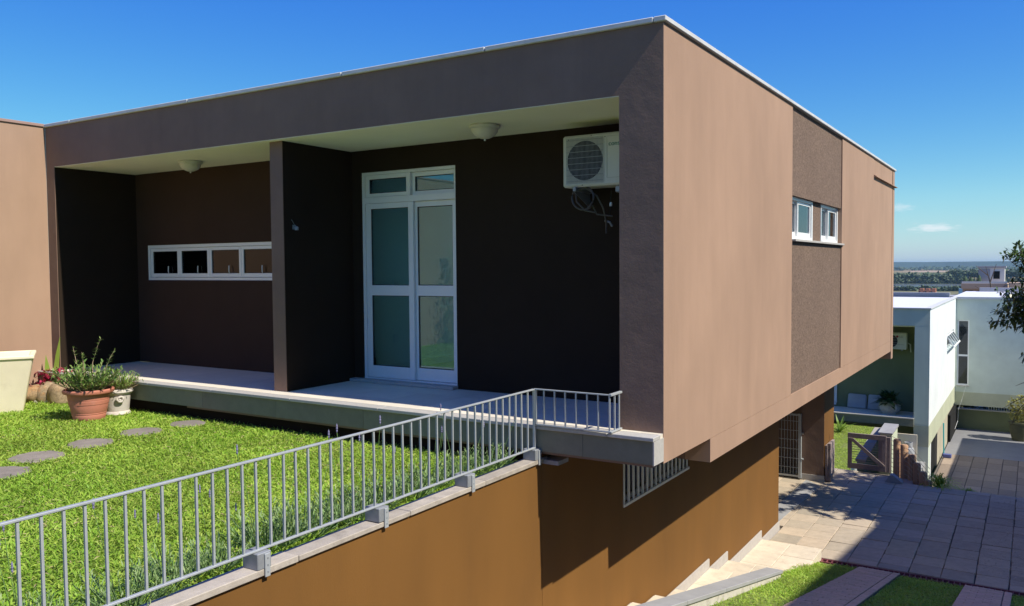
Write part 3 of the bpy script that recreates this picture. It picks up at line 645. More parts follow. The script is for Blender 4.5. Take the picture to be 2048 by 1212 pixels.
# side wall with its awning window opening
wy0, wy1, wz0, wz1 = 28.4, 31.4, -1.9, -1.25
MB().box(-.4, NX, NY+.3, wy0, -3.69, -.03).box(-.4, NX, wy1, 32.3, -3.69, -.03).box(-.4, NX, wy0, wy1, wz1, -.03).box(-.4, NX, wy0, wy1, -3.69, wz0).build('side_wall', M_pgwhite, NH)
box(-.55, NX+.003, NY+.001, 32.3, -4.35, -3.692).build('beam', M_olivel, NH)
wn_ = MB().box(-.30, -.2, wy0, wy0+.06, wz0, wz1).box(-.30, -.2, wy1-.06, wy1, wz0, wz1).box(-.3, -.2, wy0, wy1, wz1-.05, wz1).box(-.3, -.2, wy0, wy1, wz0, wz0+.05).build('window', M_white, NH)
for i in range(4):   # awning sashes tilted outwards
    a = wy0+.08+.72*i; c = a+.69
    b = MB(); zt, zb, xo = wz1-.06, wz0+.16, NX+.22
    def bar(y0, y1, t0, t1):
        p = lambda t: (-.18+(xo+.18)*t, zt+(zb-zt)*t)
        q0, q1 = p(t0), p(t1); b.prism([q0, (q0[0]+.035, q0[1]+.012), (q1[0]+.035, q1[1]+.012), q1], 'y', y0, y1)
    bar(a, a+.06, 0, 1); bar(c-.06, c, 0, 1); bar(a+.06, c-.06, 0, .1); bar(a+.06, c-.06, .88, 1); b.build('sash', M_white, wn_)
    b = MB(); bar(a+.062, c-.062, .105, .875); b.build('pane', G_clear, wn_)
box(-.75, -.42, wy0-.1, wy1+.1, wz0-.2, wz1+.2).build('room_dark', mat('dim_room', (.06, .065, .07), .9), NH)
# roof and copings
box(-12, NX-.01, NY+.05, 32.29, -.20, -.012).build('roof', M_nroof, NH)
MB().box(-12, NX+.03, NY-.03, NY+.15, -.028, .015).box(NX-.15, NX+.03, NY+.151, 32.26, -.028, .015).build('coping_piece', M_coping, NH)
box(-12, -.38, 32.6, 32.9, -.2, .17).build('roof_parapet', M_far3, NH)
MB().tube([(-2.4, 30.2, -.02), (-2.4, 30.2, .16)], .04, 8).build('roof_vent', M_conc, NH)
# porch
box(-12, -.56, NY+1.25, NY+1.45, -3.48, -.57).build('porch_wall', M_olive, NH)
box(-12, -.551, NY+.121, NY+1.25, -.6, -.566).build('porch_ceiling', M_soffit, NH)
MB().box(-12, -.552, NY-.05, NY+1.3, -3.50, -3.48).build('porch_floor', M_tile, NH)
box(-12, -.551, NY-.04, NY+1.2, -3.74, -3.505).build('slab', M_fascia, NH)
box(-12, -.56, NY-.06, NY+.02, -3.504, -3.472).build('edge_stone', M_stone, NH)
box(-9, -.56, NY+1.0, NY+1.2, -5.6, -3.74).build('lower_wall', M_olive, NH)
box(-.55, NX-.002, NY+.003, NY+.5, -5.6, -3.66).build('pillar', M_pgreen, NH)
MB().box(-.3, NX-.03, NY+3.2, 32.2, -5.6, -4.352).build('lower_side_wall', mat('tan_render', (.44, .40, .30), .9, .05), NH)
box(NX-.05, NX+.004, NY+.5, NY+.75, -5.6, -4.352).build('pillar', M_pgwhite, NH)
box(NX-.2, NX-.1, NY+.8, NY+3.2, -5.6, -4.36).build('side_gate', M_dark, NH)
bwn = MB().box(-3.6, -3.52, NY+1.2, NY+1.26, -3.35, -2.5).box(-3.17, -3.08, NY+1.2, NY+1.26, -3.35, -2.5).box(-3.6, -3.1, NY+1.2, NY+1.26, -3.42, -3.32).build('window', M_white, NH)
for i in range(4):
    MB().tube([(-3.5+.1*i, NY+1.19, -3.32), (-3.45+.1*i, NY+1.19, -2.9), (-3.5+.1*i, NY+1.19, -2.5)], .012, 5).build('bar', M_white, bwn)
box(-3.52, -3.17, NY+1.235, NY+1.249, -3.32, -2.5).build('pane', G_dark, bwn)
# the wing facing us
WY = 32.3
b = MB(); b.box(-.4, -.05, WY, WY+.3, -3.9, -.03).box(.38, 9, WY, WY+.3, -3.9, -.03).box(-.05, .38, WY, WY+.3, -3.9, -3.62).box(-.05, .38, WY, WY+.3, -.93, -.03)
b.build('wing_wall', M_pgwing, NH)
box(-.3, 9, WY-.004, WY+.35, -4.45, -3.901).build('beam', M_olivel, NH)
wv = MB().box(-.05, -.0, WY+.05, WY+.12, -3.62, -.93).box(.33, .38, WY+.05, WY+.12, -3.62, -.93).box(0, .33, WY+.05, WY+.12, -.98, -.93).box(0, .33, WY+.05, WY+.12, -3.62, -3.57).box(0, .33, WY+.045, WY+.12, -2.43, -2.36).build('window', M_white, NH)
box(.0, .33, WY+.08, WY+.086, -3.57, -2.43).build('pane', G_dark, wv); box(.0, .33, WY+.08, WY+.086, -2.36, -.98).build('pane', G_dark, wv)
box(0.01, .32, WY+.2, WY+.24, -1.22, -.98).build('blind', M_white, wv)
box(-.06, .40, WY-.04, WY+.04, -3.66, -3.621).build('window_sill', M_stone, NH)
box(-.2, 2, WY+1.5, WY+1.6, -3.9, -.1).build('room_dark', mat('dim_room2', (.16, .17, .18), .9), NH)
box(-.25, 9, WY-.06, WY+8, -.029, .012).build('roof', M_nroof, NH)
box(-.2, 9, WY-.075, WY-.0605, -.075, .02).build('coping_piece', M_coping, NH)
box(.35, 9, WY+7.6, WY+8, .013, .2).build('roof_parapet', M_far3, NH)
box(-.2, 10, WY+.5, WY+.7, -5.6, -4.70).build('carport_back_wall', M_olive, NH)
box(-.2, 10, WY+.46, WY+.74, -4.699, -4.66).build('parapet_cap', M_coping, NH)
for i in range(18): MB().tube([(1.1+.09*i, WY+.62, -4.66), (1.1+.09*i, WY+.62, -4.42)], .015, 5).build('baluster', M_slat, NH)
MB().box(-.25, -.05, WY-2.8, WY+1.4, -5.5, -4.46).build('carport_gate', M_dark, NH)
MB().box(5, 9, 14.5, 30.4, -6.2, -.12).build('unseen_court_wing', M_pgreen, NH)  # unseen block put in to shade the lower court
# items on the neighbour porch
def ac_unit(name, label, loc, w, h, d, fan_r, fan_x, ring=True, dark=.05):
    """outdoor unit, front face towards -y; loc = front lower left corner"""
    x, y, z = loc; t = thing(name, label, 'air conditioner', loc)
    box(x, x+w, y, y+d, z, z+h).build('casing', M_ac, t, bevel=.018)
    fx, fz = x+fan_x, z+h*.5
    disc = [(fx+fan_r*math.cos(a*math.pi/24), fz+fan_r*math.sin(a*math.pi/24)) for a in range(48)]
    MB().prism(disc, 'y', y-.003, y-.0005).build('fan_opening', mat('ac_fan_dark', (.022, .024, .032), .6, 0), t)
    b = MB()
    for k in range(7):
        a = k*2*math.pi/7; b.prism([(fx+.03*math.cos(a), fz+.03*math.sin(a)), (fx+fan_r*.9*math.cos(a), fz+fan_r*.9*math.sin(a)), (fx+fan_r*.9*math.cos(a+.55), fz+fan_r*.9*math.sin(a+.55)), (fx+.05*math.cos(a+.9), fz+.05*math.sin(a+.9))], 'y', y-.0055, y-.0035)
    b.build('fan_blades', mat('ac_blade', (.05, .052, .06), .5, 0), t)
    return t, fx, fz
t, fx, fz = ac_unit('air_conditioner', 'white outdoor unit with red logo on the neighbour green porch wall', (-1.62, NY+.88, -1.40), .74, .54, .27, .21, .26)
b = MB()
for k in range(6): b.tube([(fx-.2, NY+.87, fz-.19+.076*k), (fx+.2, NY+.87, fz-.19+.076*k)], .004, 4)
b.build('fan_guard', M_acmesh, t)
rd = [( -1.16+.035*math.cos(a*math.pi/12), -.98+.035*math.sin(a*math.pi/12)) for a in range(24)]
MB().prism(rd, 'y', NY+.876, NY+.8795).build('round_logo', M_red_text, t)
def text(name, body, size, m, parent, loc, rot, root_loc):
    c = bpy.data.curves.new(name, 'FONT'); c.body = body; c.size = size; c.extrude = .001; c.materials.append(m)
    o0 = bpy.data.objects.new(name, c); COL.objects.link(o0); bpy.context.view_layer.update()
    me = bpy.data.meshes.new_from_object(o0); bpy.data.objects.remove(o0); o = bpy.data.objects.new(name, me); COL.objects.link(o); o.parent = parent; o.location = Vector(loc)-Vector(root_loc); o.rotation_euler = rot; return o
text('lettering', 'LG', .09, M_grey_text, t, (-1.10, NY+.877, -1.01), (R(90), 0, 0), (-1.62, NY+.88, -1.40))
box(-1.18, -.95, NY+.877, NY+.8795, -1.245, -1.238).build('casing_line', M_grey_text, t)
MB().box(-1.5, -1.45, NY+.9, NY+1.25, -1.44, -1.4).box(-1.05, -1.0, NY+.9, NY+1.25, -1.44, -1.4).build('bracket', M_block, t)
MB().tube([(-.87, NY+1.1, -1.2), (-.80, NY+1.15, -1.25), (-.79, NY+1.2, -1.5)], .02, 6).build('pipe', M_ac, t)
# faceted pot with big-leaf plant
pl = thing('potted_plant', 'dark broad-leaved plant in a faceted stone pot on the neighbour porch', 'potted plant', (-1.32, NY+.55, -3.48))
MB().lathe((-1.32, NY+.55, -3.48), [(.20, 0), (.34, .18), (.33, .30), (.24, .45), (.20, .45), (.18, .38)], 8).build('pot', mat('grey_stone_pot', (.40, .40, .38), .9, .12, 8, .2, 40), pl)
n = 130; P = np.tile([0, 0, .40], (n, 1))+rng.normal(0, .06, (n, 3)); Dd = rand_dirs(n, 5, 75)
blades('foliage', P, Dd, .42+.2*rng.random(n), .13, mat('big_dark_leaf', (.03, .075, .02), .35, .1, attr='rnd', col2=(.06, .12, .035), trans=.15, spec=.5), .35, 3, pl)
for i, (x, w, tilt) in enumerate(((-2.72, .62, .0), (-2.08, .86, .03))):
    b = MB(); z = -3.47; b.hexa([(x, NY+1.02, z), (x+w, NY+1.02, z), (x+w, NY+1.16, z), (x, NY+1.16, z), (x+.02, NY+1.15+tilt, z+.48), (x+w-.02, NY+1.15+tilt, z+.46), (x+w-.02, NY+1.24, z+.46), (x+.02, NY+1.24, z+.48)])
    o = b.build('cushion', M_cush, bevel=.04, loc=(x+w/2, NY+1.1, z), smooth=True)
    props(o, ['squarish grey cushion by the white barred window on the neighbour porch', 'long grey cushion next to the faceted pot on the neighbour porch'][i], 'cushion', 'cushions on the neighbour porch')
# gate, parapet, palisade, gas bottle, broom
gt = thing('garden_gate', 'brown wooden garden gate with diagonal brace standing at the courtyard edge', 'gate', (-.45, 13.3, -3.2))
ax, bx_, gy = -.90, -.10, 13.28
MB().box(ax, bx_, gy-.02, gy+.02, -2.50, -2.39).build('top_rail', M_wood, gt, bevel=.004)
MB().box(ax, bx_, gy-.02, gy+.02, -3.19, -3.07).build('bottom_rail', M_wood, gt, bevel=.004)
box(ax, ax+.09, gy-.018, gy+.018, -3.07, -2.50).build('stile', M_wood, gt, bevel=.003); box(bx_-.09, bx_, gy-.018, gy+.018, -3.07, -2.50).build('stile', M_wood, gt, bevel=.003)
MB().prism([(ax+.02, -2.50), (ax+.12, -2.50), (bx_-.02, -3.05), (bx_-.12, -3.07)], 'y', gy-.045, gy-.02).build('brace', M_wood, gt)
for i in range(9): MB().tube([(ax+.09, gy+.01, -3.03+.055*i), (bx_-.09, gy+.01, -3.03+.055*i)], .006, 5).build('wire', M_wire, gt)
gp = thing('gate_post', 'dark brown wooden gate leaf folded against the corner of the ochre end wall', 'gate post', (-1.02, 11.9, -3.2))
MB().box(-1.085, -1.03, 11.78, 12.5, -3.18, -2.42).build('boards', M_wood, gp, bevel=.006)
MB().box(-1.03, -.98, 11.80, 11.90, -3.19, -2.5).box(-1.03, -.97, 11.79, 11.95, -2.5, -2.38).box(-1.03, -.96, 11.79, 11.97, -3.19, -3.05).build('stile', M_wood, gp, bevel=.006)
pw = thing('garden_parapet', 'pale green parapet with grey cap beside the garden gate', 'low wall', (-.1, 15, -3))
MB().box(-.24, .0, 13.36, 14.25, -5.6, -2.36).build('wall_body', mat('pale_lime_render', (.52, .56, .40), .9, .06), pw)
MB().hexa([(-.28, 13.33, -2.359), (.02, 13.33, -2.359), (.02, 14.28, -2.33), (-.28, 14.28, -2.33), (-.28, 13.33, -2.33), (.02, 13.33, -2.33), (.02, 14.28, -2.28), (-.28, 14.28, -2.28)]).build('cap', M_lowcap, pw)
box(-.26, -.02, 13.27, 13.329, -3.2, -2.42).build('post', M_wood, pw)
pw2 = thing('garden_parapet', 'lower pale parapet with grey cap seen through the wooden gate', 'low wall', (-.5, 14, -3.3))
MB().hexa([(-.74, 13.5, -5), (-.58, 13.5, -5), (-.30, 14.3, -5), (-.46, 14.3, -5), (-.74, 13.5, -3.05), (-.58, 13.5, -3.05), (-.30, 14.3, -2.45), (-.46, 14.3, -2.45)]).build('wall_body', MATS['pale_lime_render'], pw2)
MB().hexa([(-.77, 13.48, -3.065), (-.55, 13.48, -3.065), (-.281, 14.3, -2.449), (-.49, 14.3, -2.449), (-.77, 13.48, -3.01), (-.55, 13.48, -3.01), (-.281, 14.3, -2.40), (-.49, 14.3, -2.40)]).build('cap', M_skirt, pw2)
lg = [(.14, 13.12, -2.40), (.30, 12.98, -2.48), (.46, 12.88, -2.66), (.57, 12.75, -2.8), (.70, 12.66, -2.95), (.80, 12.58, -3.1)]
lf = thing('log_palisade', 'short palisade of brown logs behind wire mesh at the courtyard edge', 'palisade', (.45, 12.9, -4))
for i, (x, y, zt) in enumerate(lg):
    MB().tube([(x, y, -5.5), (x+.01, y, -4), (x, y, zt-.03), (x, y, zt)], [.085, .085, .08, .06], 10).build('log', M_log, lf, smooth=True)
b = MB()
for k in range(12):
    z = -3.5+.095*k; b.tube([(.02, 13.16, z+.1), (.40, 12.83, z), (.84, 12.48, z-.38)], .006, 4)
for k in range(12):
    tt = k/11; x = .02+.82*tt; y = 13.16-.68*tt; b.tube([(x, y, -3.6), (x, y, -2.45-.5*tt)], .005, 4)
b.build('wire_mesh', M_wire, lf)
kb = MB().prism([(.0, -3.2), (.34, -3.2), (.34, -3.16), (.16, -3.03), (.10, -3.03)], 'y', 12.35, 12.55).build('kerb_stone', M_lowcap, label='dark wedge kerb stone at the courtyard edge in front of the logs', loc=(.17, 12.45, -3.2)); kb['category'] = 'kerb stone'
gc = thing('gas_cylinder', 'grey gas cylinder standing under the pale house behind the logs', 'gas cylinder', (-.62, NY-.6, -4.82))
MB().lathe((-.62, NY-.6, -4.82), [(.15, 0), (.18, .04), (.18, .42), (.15, .52), (.08, .56)], 20).build('body', M_steel, gc, smooth=True)
MB().lathe((-.62, NY-.6, -4.27), [(.12, 0), (.12, .14), (.105, .14), (.105, 0)], 16, cap=False).build('collar', M_steel, gc)
MB().lathe((-.62, NY-.6, -4.27), [(.03, 0), (.03, .08), (.05, .09), (.05, .12)], 10).build('valve', M_block, gc)
sp = box(-1.0, -.4, NY-.4, NY-.35, -4.82, -3.92).build('white_panel', M_cream, label='cream panel leaning under the pale house behind the gas cylinder', loc=(-.7, NY-.4, -4.82)); sp['category'] = 'panel'
box(-3, -.2, NY-1.2, NY+.99, -5.6, -4.82).build('plinth', M_conc, kind='structure', label='concrete plinth under the pale house carrying the gas cylinder')
bo = thing('broom', 'broom with teal handle leaning on the tan wall of the pale house', 'broom', (-.03, 26.5, -5.5))
MB().tube([(-.03, 26.6, -5.42), (-.06, 26.7, -4.3)], .022, 8).build('handle', M_teal, bo); box(-.06, .22, 26.45, 26.6, -5.49, -5.36).build('head', M_blueb, bo, bevel=.02)
cb = MB().tube([(.1, WY-.03, -3.7), (.3, WY-.08, -3.62), (.16, WY-.06, -4.2), (.05, WY-.3, -4.6), (.02, WY-.1, -5.1), (-.06, WY-.6, -5.4)], .007, 6).build('hanging_cable', M_white, label='pale loose cable hanging from the window sill of the pale wing', loc=(.1, WY, -3.7)); cb['category'] = 'cable'
# agave-like plant on neighbour lawn, tuft at the pillar, carport pot
def rosette(name, label, loc, n, ln, w, m, lo=25, hi=80, bend=.35, cat='plant'):
    t = thing(name, label, cat, loc); P = rng.normal(0, .02, (n, 3)); P[:, 2] = 0
    blades('leaves', P, rand_dirs(n, lo, hi), ln*(.7+.5*rng.random(n)), w, m, bend, 3, t); return t
rosette('spiky_plant', 'spiky green rosette on the neighbour lawn below the porch edge', (-2.45, 20.6, -3.8), 22, .62, .06, M_spear, 20, 80, .2)
rosette('grass_tuft', 'tuft of long grass at the foot of the pale pillar by the logs', (1.0, 12.74, -3.30), 170, .8, .022, M_grass2, 25, 85, .7)
rosette('grass_tuft', 'low grass strip along the far edge of the courtyard', (1.55, 12.64, -3.3), 160, .3, .018, M_grass2, 10, 80, .7)
cpot = thing('potted_plant', 'yellowish shrub in a dark pot at the far end of the carport', 'potted plant', (2.25, 31.2, LC))
MB().lathe((2.25, 31.2, LC), [(.28, 0), (.36, .3), (.38, .62), (.42, .66), (.42, .72), (.34, .72)], 20).build('pot', mat('dark_olive_pot', (.09, .09, .05), .7, .15), cpot, smooth=True)
n = 500; P = rng.normal(0, 1, (n, 3)); P /= np.linalg.norm(P, axis=1)[:, None]; P *= (rng.random(n)**.4)[:, None]*[.5, .5, .6]; P[:, 2] += 1.25
blades('foliage', P, rand_dirs(n, -20, 70), .16, .06, mat('yellowish_leaf', (.22, .22, .05), .6, .1, attr='rnd', col2=(.36, .33, .10), trans=.2), .3, 2, cpot)
n = 2600; P = np.stack([rng.uniform(-.5, 5, n), WY+1.3+rng.normal(0, .2, n), -4.62+rng.normal(0, .28, n)], 1)
props(blades('hedge', P, rand_dirs(n, -30, 70), .22, .09, mat('hedge_leaf', (.06, .10, .03), .6, .1, attr='rnd', col2=(.15, .17, .07), trans=.2), .3, 2, loc=(2, WY+1.3, -5.2)), 'leafy hedge behind the carport back wall of the pale house', 'hedge')
for i, (x, y, z, ln, mm) in enumerate(((-1.02, 15.2, -3.75, .3, M_white), (-.88, 15.6, -3.7, .22, M_yellow))):
    o = MB().lathe((x, y, z), [(ln*.3, 0), (ln*.5, ln*.3), (ln*.35, ln*.75), (ln*.1, ln*.8)], 10).build('garden_toy', mm, loc=(x, y, z), smooth=True)
    props(o, ['small white tub lying behind the wooden gate', 'small yellow plastic tub lying behind the wooden gate'][i], 'tub')

# ================================================================== FAR BUILDINGS
def far_house(name, label, x, y, z, boxes, cat='house', group=None):
    t = thing(name, label, cat, (x, y, z), group)
    for nm, m, (a, b_, c, d, e, f) in boxes: box(x+a, x+b_, y+c, y+d, z+e, z+f).build(nm, m, t)
    return t
ap = far_house('apartment_block', 'white and tan apartment block with roof terrace beyond the pale house', -12.0, 221, -24, [
    ('wall', M_far2, (0, 9.0, 0, 9, 0, 19.2)), ('terrace_slab', M_far2, (-.3, 9.3, -.4, 9, 19.21, 20.5)), ('terrace_parapet', M_far1, (-.2, 9.2, -.3, -.1, 20.51, 21.0)),
    ('tower', M_far1, (3.2, 8.6, 2, 7, 20.52, 24.2)), ('tower_shade_wall', M_far3, (3.15, 5.6, 1.9, 1.99, 20.6, 24.0)), ('tower_roof', M_far3, (3.0, 8.9, 1.8, 7.3, 24.21, 24.6)),
    ('window', M_dark, (6.3, 7.6, 1.9, 1.99, 21.6, 23.4)), ('window', M_dark, (.5, 2.2, -.05, -.01, 17.2, 18.8)), ('window', M_dark, (6.2, 7.4, -.05, -.01, 17.2, 18.8)), ('window', M_dark, (3.2, 4.0, -.05, -.01, 17.2, 18.8))], 'apartment building')
for x, y, h in ((-11.5, 221.5, 1.9), (-10.3, 222, 1.6), (-8.6, 222, 2.2)):
    MB().lathe((x, y, -3.5), [(.1, 0), (.5, .4), (.42, h*.6), (.05, h)], 7).build('terrace_cypress', M_wfoliage, ap)
far_house('apartment_block', 'low dark-roofed building in front of the white and tan apartment block', -17.0, 190, -24, [('wall', M_far3, (0, 14, 0, 8, 0, 18.2)), ('window', M_dark, (6, 9.5, -.05, -.01, 17, 17.9)), ('roof', M_far3, (-.3, 14.3, -.3, 8.3, 18.21, 18.5))], 'building')
far_house('apartment_block', 'white building with grey window bays behind the tree at the right', -1.6, 190, -24, [('wall', M_far1, (0, 9, 0, 8, 0, 19.2))]+[('window', M_far3, (.6+2.2*i, 1.7+2.2*i, -.05, -.01, 16.5, 18.9)) for i in range(4)], 'building')
far_house('apartment_block', 'pinkish building half hidden behind the tree crown at the right', -2.3, 215, -24, [('wall', M_far2, (0, 9, 0, 8, 0, 20.8)), ('balcony', M_far1, (1, 4, -.8, -.01, 18.6, 19.6)), ('window', M_dark, (5, 6.5, -.05, -.01, 18.4, 20))], 'building')
for i in range(3):
    x = -94.5+5.3*i
    t = far_house('unfinished_house', ['leftmost', 'middle', 'rightmost'][i]+' of three unfinished orange brick houses below the lakeside bushes', x, 905, -30, [('wall', M_orange, (0, 4.7, 0, 8, 0, 5.0)), ('upper_wall', M_orange, (1.2, 4.7, 0, 7, 5.01, 6.6)), ('opening', M_dark, (.6, 1.8, -.1, -.02, 1, 3.8)), ('porch', M_far1, (2.2, 4.4, -3, -.02, 0, 1.6)), ('opening', M_dark, (2.6, 3.6, -3.1, -3.02, .2, 1.4))], 'house', 'unfinished houses in a row')
far_house('shed', 'pale blue shed with white end near the lakeside bushes', -61, 930, -30, [('wall', M_farblue, (0, 13, 0, 9, 0, 6)), ('end_wall', M_far1, (13.01, 18, 0, 9, 0, 4.5)), ('roof', M_farblue, (3, 11, 1, 8, 6.01, 7.5))], 'shed')
for x, y in ((-140, 1050), (-72, 1440), (-118, 1450)):
    far_house('cottage', {-140: 'tiny white hut in the dry field at the left of the far view', -72: 'tiny white house below the far pines', -118: 'tiny white house below the left far wood'}[x], x, y, -30, [('wall', M_far1, (0, 7, 0, 5, 0, 3.4)), ('roof', M_far2, (-.5, 7.5, -.5, 5.5, 3.41, 4.4))])

for i, (x, y, w, h, rf, lb) in enumerate(((-24, 330, 9, 4.5, M_orange, 'small tan house with orange roof just left of the white and tan block'), (-9.5, 300, 8, 6.5, M_orange, 'orange-roofed house behind the white blocks near the tree crown'), (-4.5, 340, 9, 10, M_far1, 'tall white house behind the tree crown'), (-36, 420, 12, 3.5, M_far3, 'long low grey-roofed house over the pale roof edge'), (-47, 460, 9, 3, M_far1, 'low white house over the pale roof edge at the left'))):
    zb = terrain_z(y); t = thing('town_house', lb, 'house', (x, y, zb))
    box(x, x+w, y, y+8, zb-1, zb+h).build('wall', M_far1 if i % 2 else M_far2, t)
    MB().prism([(x-.4, zb+h), (x+w+.4, zb+h), (x+w/2, zb+h+1.6)], 'y', y-.4, y+8.4).build('roof', rf, t)
    for k in range(3): box(x+.8+k*w/3, x+1.9+k*w/3, y-.06, y-.01, zb+h-2, zb+h-.7).build('window', M_dark, t)
# ---- far woods: one mass of many trees each
def wood(name, n, xr, yr, hr, wr, m, label, trunks=0, per=70):
    xs = rng.uniform(*xr, n); ys = rng.uniform(*yr, n); hs_ = rng.uniform(*hr, n); ws = rng.uniform(*wr, n)
    P = []; S = []
    for x, y, h, w in zip(xs, ys, hs_, ws):
        k = per; u = rng.normal(0, 1, (k, 3)); u /= np.linalg.norm(u, axis=1)[:, None]; u *= (rng.random(k)**.45)[:, None]
        lo = .5 if trunks else .1
        P.append(np.stack([x+u[:, 0]*w, y+u[:, 1]*w, -30+h*(lo+(1-lo)*(.5+.5*u[:, 2]))], 1)); S.append(np.full(k, w))
    P = np.concatenate(P); S = np.concatenate(S); n_ = len(P)
    V, F, k = leaf_arrays(P, rand_dirs(n_, -30, 60), S*.75, S*.8, .2, None, 1)
    o = np_mesh(name, V, F, m, None, np.repeat(rng.random(n_), k), kind='stuff', label=label)
    if trunks:
        b = MB()
        for x, y, h in zip(xs[:trunks], ys[:trunks], hs_[:trunks]): b.box(x-.3, x+.3, y-6.3, y-5.7, -30.2, -30+h*.75)
        b.build('far_trunks', M_bark, kind='stuff', label='slim trunks of the far pine wood')
wood('far_wood', 260, (-330, -90), (1440, 1520), (9, 16.5), (6, 9.5), M_wfoliage, 'rounded dark trees of the wood on the left far shore')
wood('far_pine_wood', 300, (-112, 60), (1460, 1540), (17, 21), (5, 7), M_wfoliage, 'tall pine wood on the right far shore', 160, 45)
wood('far_scrub', 260, (-330, 60), (1425, 1445), (4, 9), (4, 7), mat('light_scrub', (.075, .10, .045), .9, .2, .1, attr='rnd', col2=(.11, .13, .06)), 'low scrub along the far lake shore', 0, 30)
wood('lakeside_bushes', 220, (-300, 40), (1040, 1062), (2.5, 5), (4, 7), M_wfoliage, 'row of dark bushes along the near lake shore', 0, 40)
wood('plain_tree_line', 500, (-1500, 300), (4000, 4300), (8, 16), (9, 20), M_wfoliage, 'thin dark tree line far out on the plain', 0, 14)

# ================================================================== OBJECTS ON AND ROUND THE HOUSE
# outdoor unit on the right porch wall
t, fx, fz = ac_unit('air_conditioner', 'cream outdoor unit hanging on the dark porch wall beside the pillar', (-1.42, .87, 2.19), .80, .51, .28, .193, .25)
AL = Vector((-1.42, .87, 2.19)); Y = .87
b = MB().box(fx-.205, fx+.205, Y-.004, Y-.001, fz+.224, fz+.232).box(fx-.205, fx+.205, Y-.004, Y-.001, fz-.232, fz-.224).box(fx-.209, fx-.203, Y-.004, Y-.001, fz-.224, fz+.224).box(fx+.203, fx+.209, Y-.004, Y-.001, fz-.224, fz+.224)
b.build('grille_frame', M_ac, t)
b = MB()
for k in range(30): x = fx-.198+.0137*k; b.tube([(x, Y-.010, fz-.222), (x, Y-.010, fz+.222)], .002, 4)
b.build('guard_wires', M_acmesh, t, kind='stuff')
ring = MB().tube([(fx-.2, Y-.012, 0), (fx+.2, Y-.012, 0)], .003, 5).build('guard_ring', M_acmesh, t); rgm = ring.data
ring.location = (0, 0, fz-.2)
for k in range(1, 8): place('guard_ring', rgm, t, (0, 0, fz-.2+.0575*k))
box(-.932, -.928, Y-.003, Y-.0005, 2.26, 2.665).box(-.928, -.65, Y-.003, Y-.0005, 2.660, 2.665).box(-.928, -.65, Y-.003, Y-.0005, 2.26, 2.265).build('panel_line', mat('ac_line', (.45, .45, .39), .6), t)
text('lettering', 'consul', .064, M_green_text, t, (-.913, Y-.002, 2.57), (R(90), 0, 0), AL)
for x in (-1.30, -.76): MB().box(x, x+.03, .86, 1.235, 2.150, 2.188).prism([(1.235, 2.0), (1.235, 2.149), (.9, 2.149), (.9, 2.135)], 'x', x, x+.004).build('bracket', M_block, t)
for x, z in ((-1.35, 2.66), (-1.1, 2.685), (-1.2, 2.205), (-.95, 2.66)): box(x-.004, x+.004, Y-.002, Y-.0005, z-.004, z+.004).build('screw', M_dark, t)
MB().box(-.86, -.70, .9, 1.12, 2.12, 2.185).build('valve_cover', M_block, t, bevel=.01)
def circ(cx, cz, rx, rz, y, a0, a1, n=26, dy=.0): return [(cx+rx*math.cos(R(a0+(a1-a0)*i/n)), y+dy*i/n, cz+rz*math.sin(R(a0+(a1-a0)*i/n))) for i in range(n+1)]
hz = MB().tube(circ(-1.235, 2.085, .125, .115, .93, -60, 320, 30, .04)+[(-1.10, .99, 1.92), (-.96, 1.05, 1.90)], .009, 6).build('drain_hose', M_hose, t, smooth=True)
MB().tube([(-1.32, .95, 2.15), (-1.31, .96, 2.05), (-1.22, .97, 1.96), (-1.12, .98, 1.94)], .008, 6).build('drain_hose', M_hose, t, smooth=True)
MB().tube([(-1.28, .92, 2.18), (-1.18, .94, 2.175), (-1.09, .97, 2.10), (-1.035, 1.0, 1.98), (-1.02, 1.04, 1.84), (-1.03, 1.06, 1.73)], .009, 6).build('drain_hose', M_hose, t, smooth=True)
MB().tube([(-.97, 1.05, 2.15), (-.99, 1.08, 2.06), (-.995, 1.1, 2.0), (-1.02, 1.12, 1.92)], .005, 5).build('cable', M_plastic, t); MB().lathe((-.992, 1.085, 2.0), [(.012, 0), (.014, .02), (.01, .04)], 8).build('connector', M_white, t)
MB().tube([(-1.05, 1.07, 1.86), (-1.0, 1.08, 1.84), (-.985, 1.10, 1.80)], .012, 6).build('hose_clip', M_block, t)
# porch ceiling lamps
for i, (x, y) in enumerate(((-2.14, .55), (-6.93, .66))):
    lt = thing('ceiling_lamp', ['round frosted ceiling lamp over the porch bay with the glass door', 'round frosted ceiling lamp over the porch bay with the strip window'][i], 'lamp', (x, y, 2.84), 'porch ceiling lamps')
    MB().lathe((x, y, 2.795), [(.135, 0), (.155, .012), (.16, .03), (.15, .044)], 32).build('base', M_ac, lt, smooth=True)
    MB().lathe((x, y, 2.70), [(.012, 0), (.05, .006), (.10, .03), (.13, .065), (.138, .097)], 32).build('lamp_shade', M_lamp, lt, smooth=True)
    MB().lathe((x, y, 2.68), [(.004, 0), (.012, .008), (.008, .02)], 10).build('finial', M_slat, lt)
hk = thing('wall_spotlight', 'small spotlight bracket with loose wire on the dark partition wall', 'wall light', (-4.57, .26, 1.86))
MB().box(-4.59, -4.575, .24, .28, 1.85, 1.90).build('bracket', M_block, hk); MB().lathe((-4.545, .26, 1.84), [(.022, 0), (.025, .03), (.012, .045)], 12).build('lamp_head', M_block, hk)
MB().tube([(-4.585, .23, 1.95), (-4.56, .2, 1.96), (-4.55, .235, 1.90)], .002, 5).build('wire', M_block, hk)

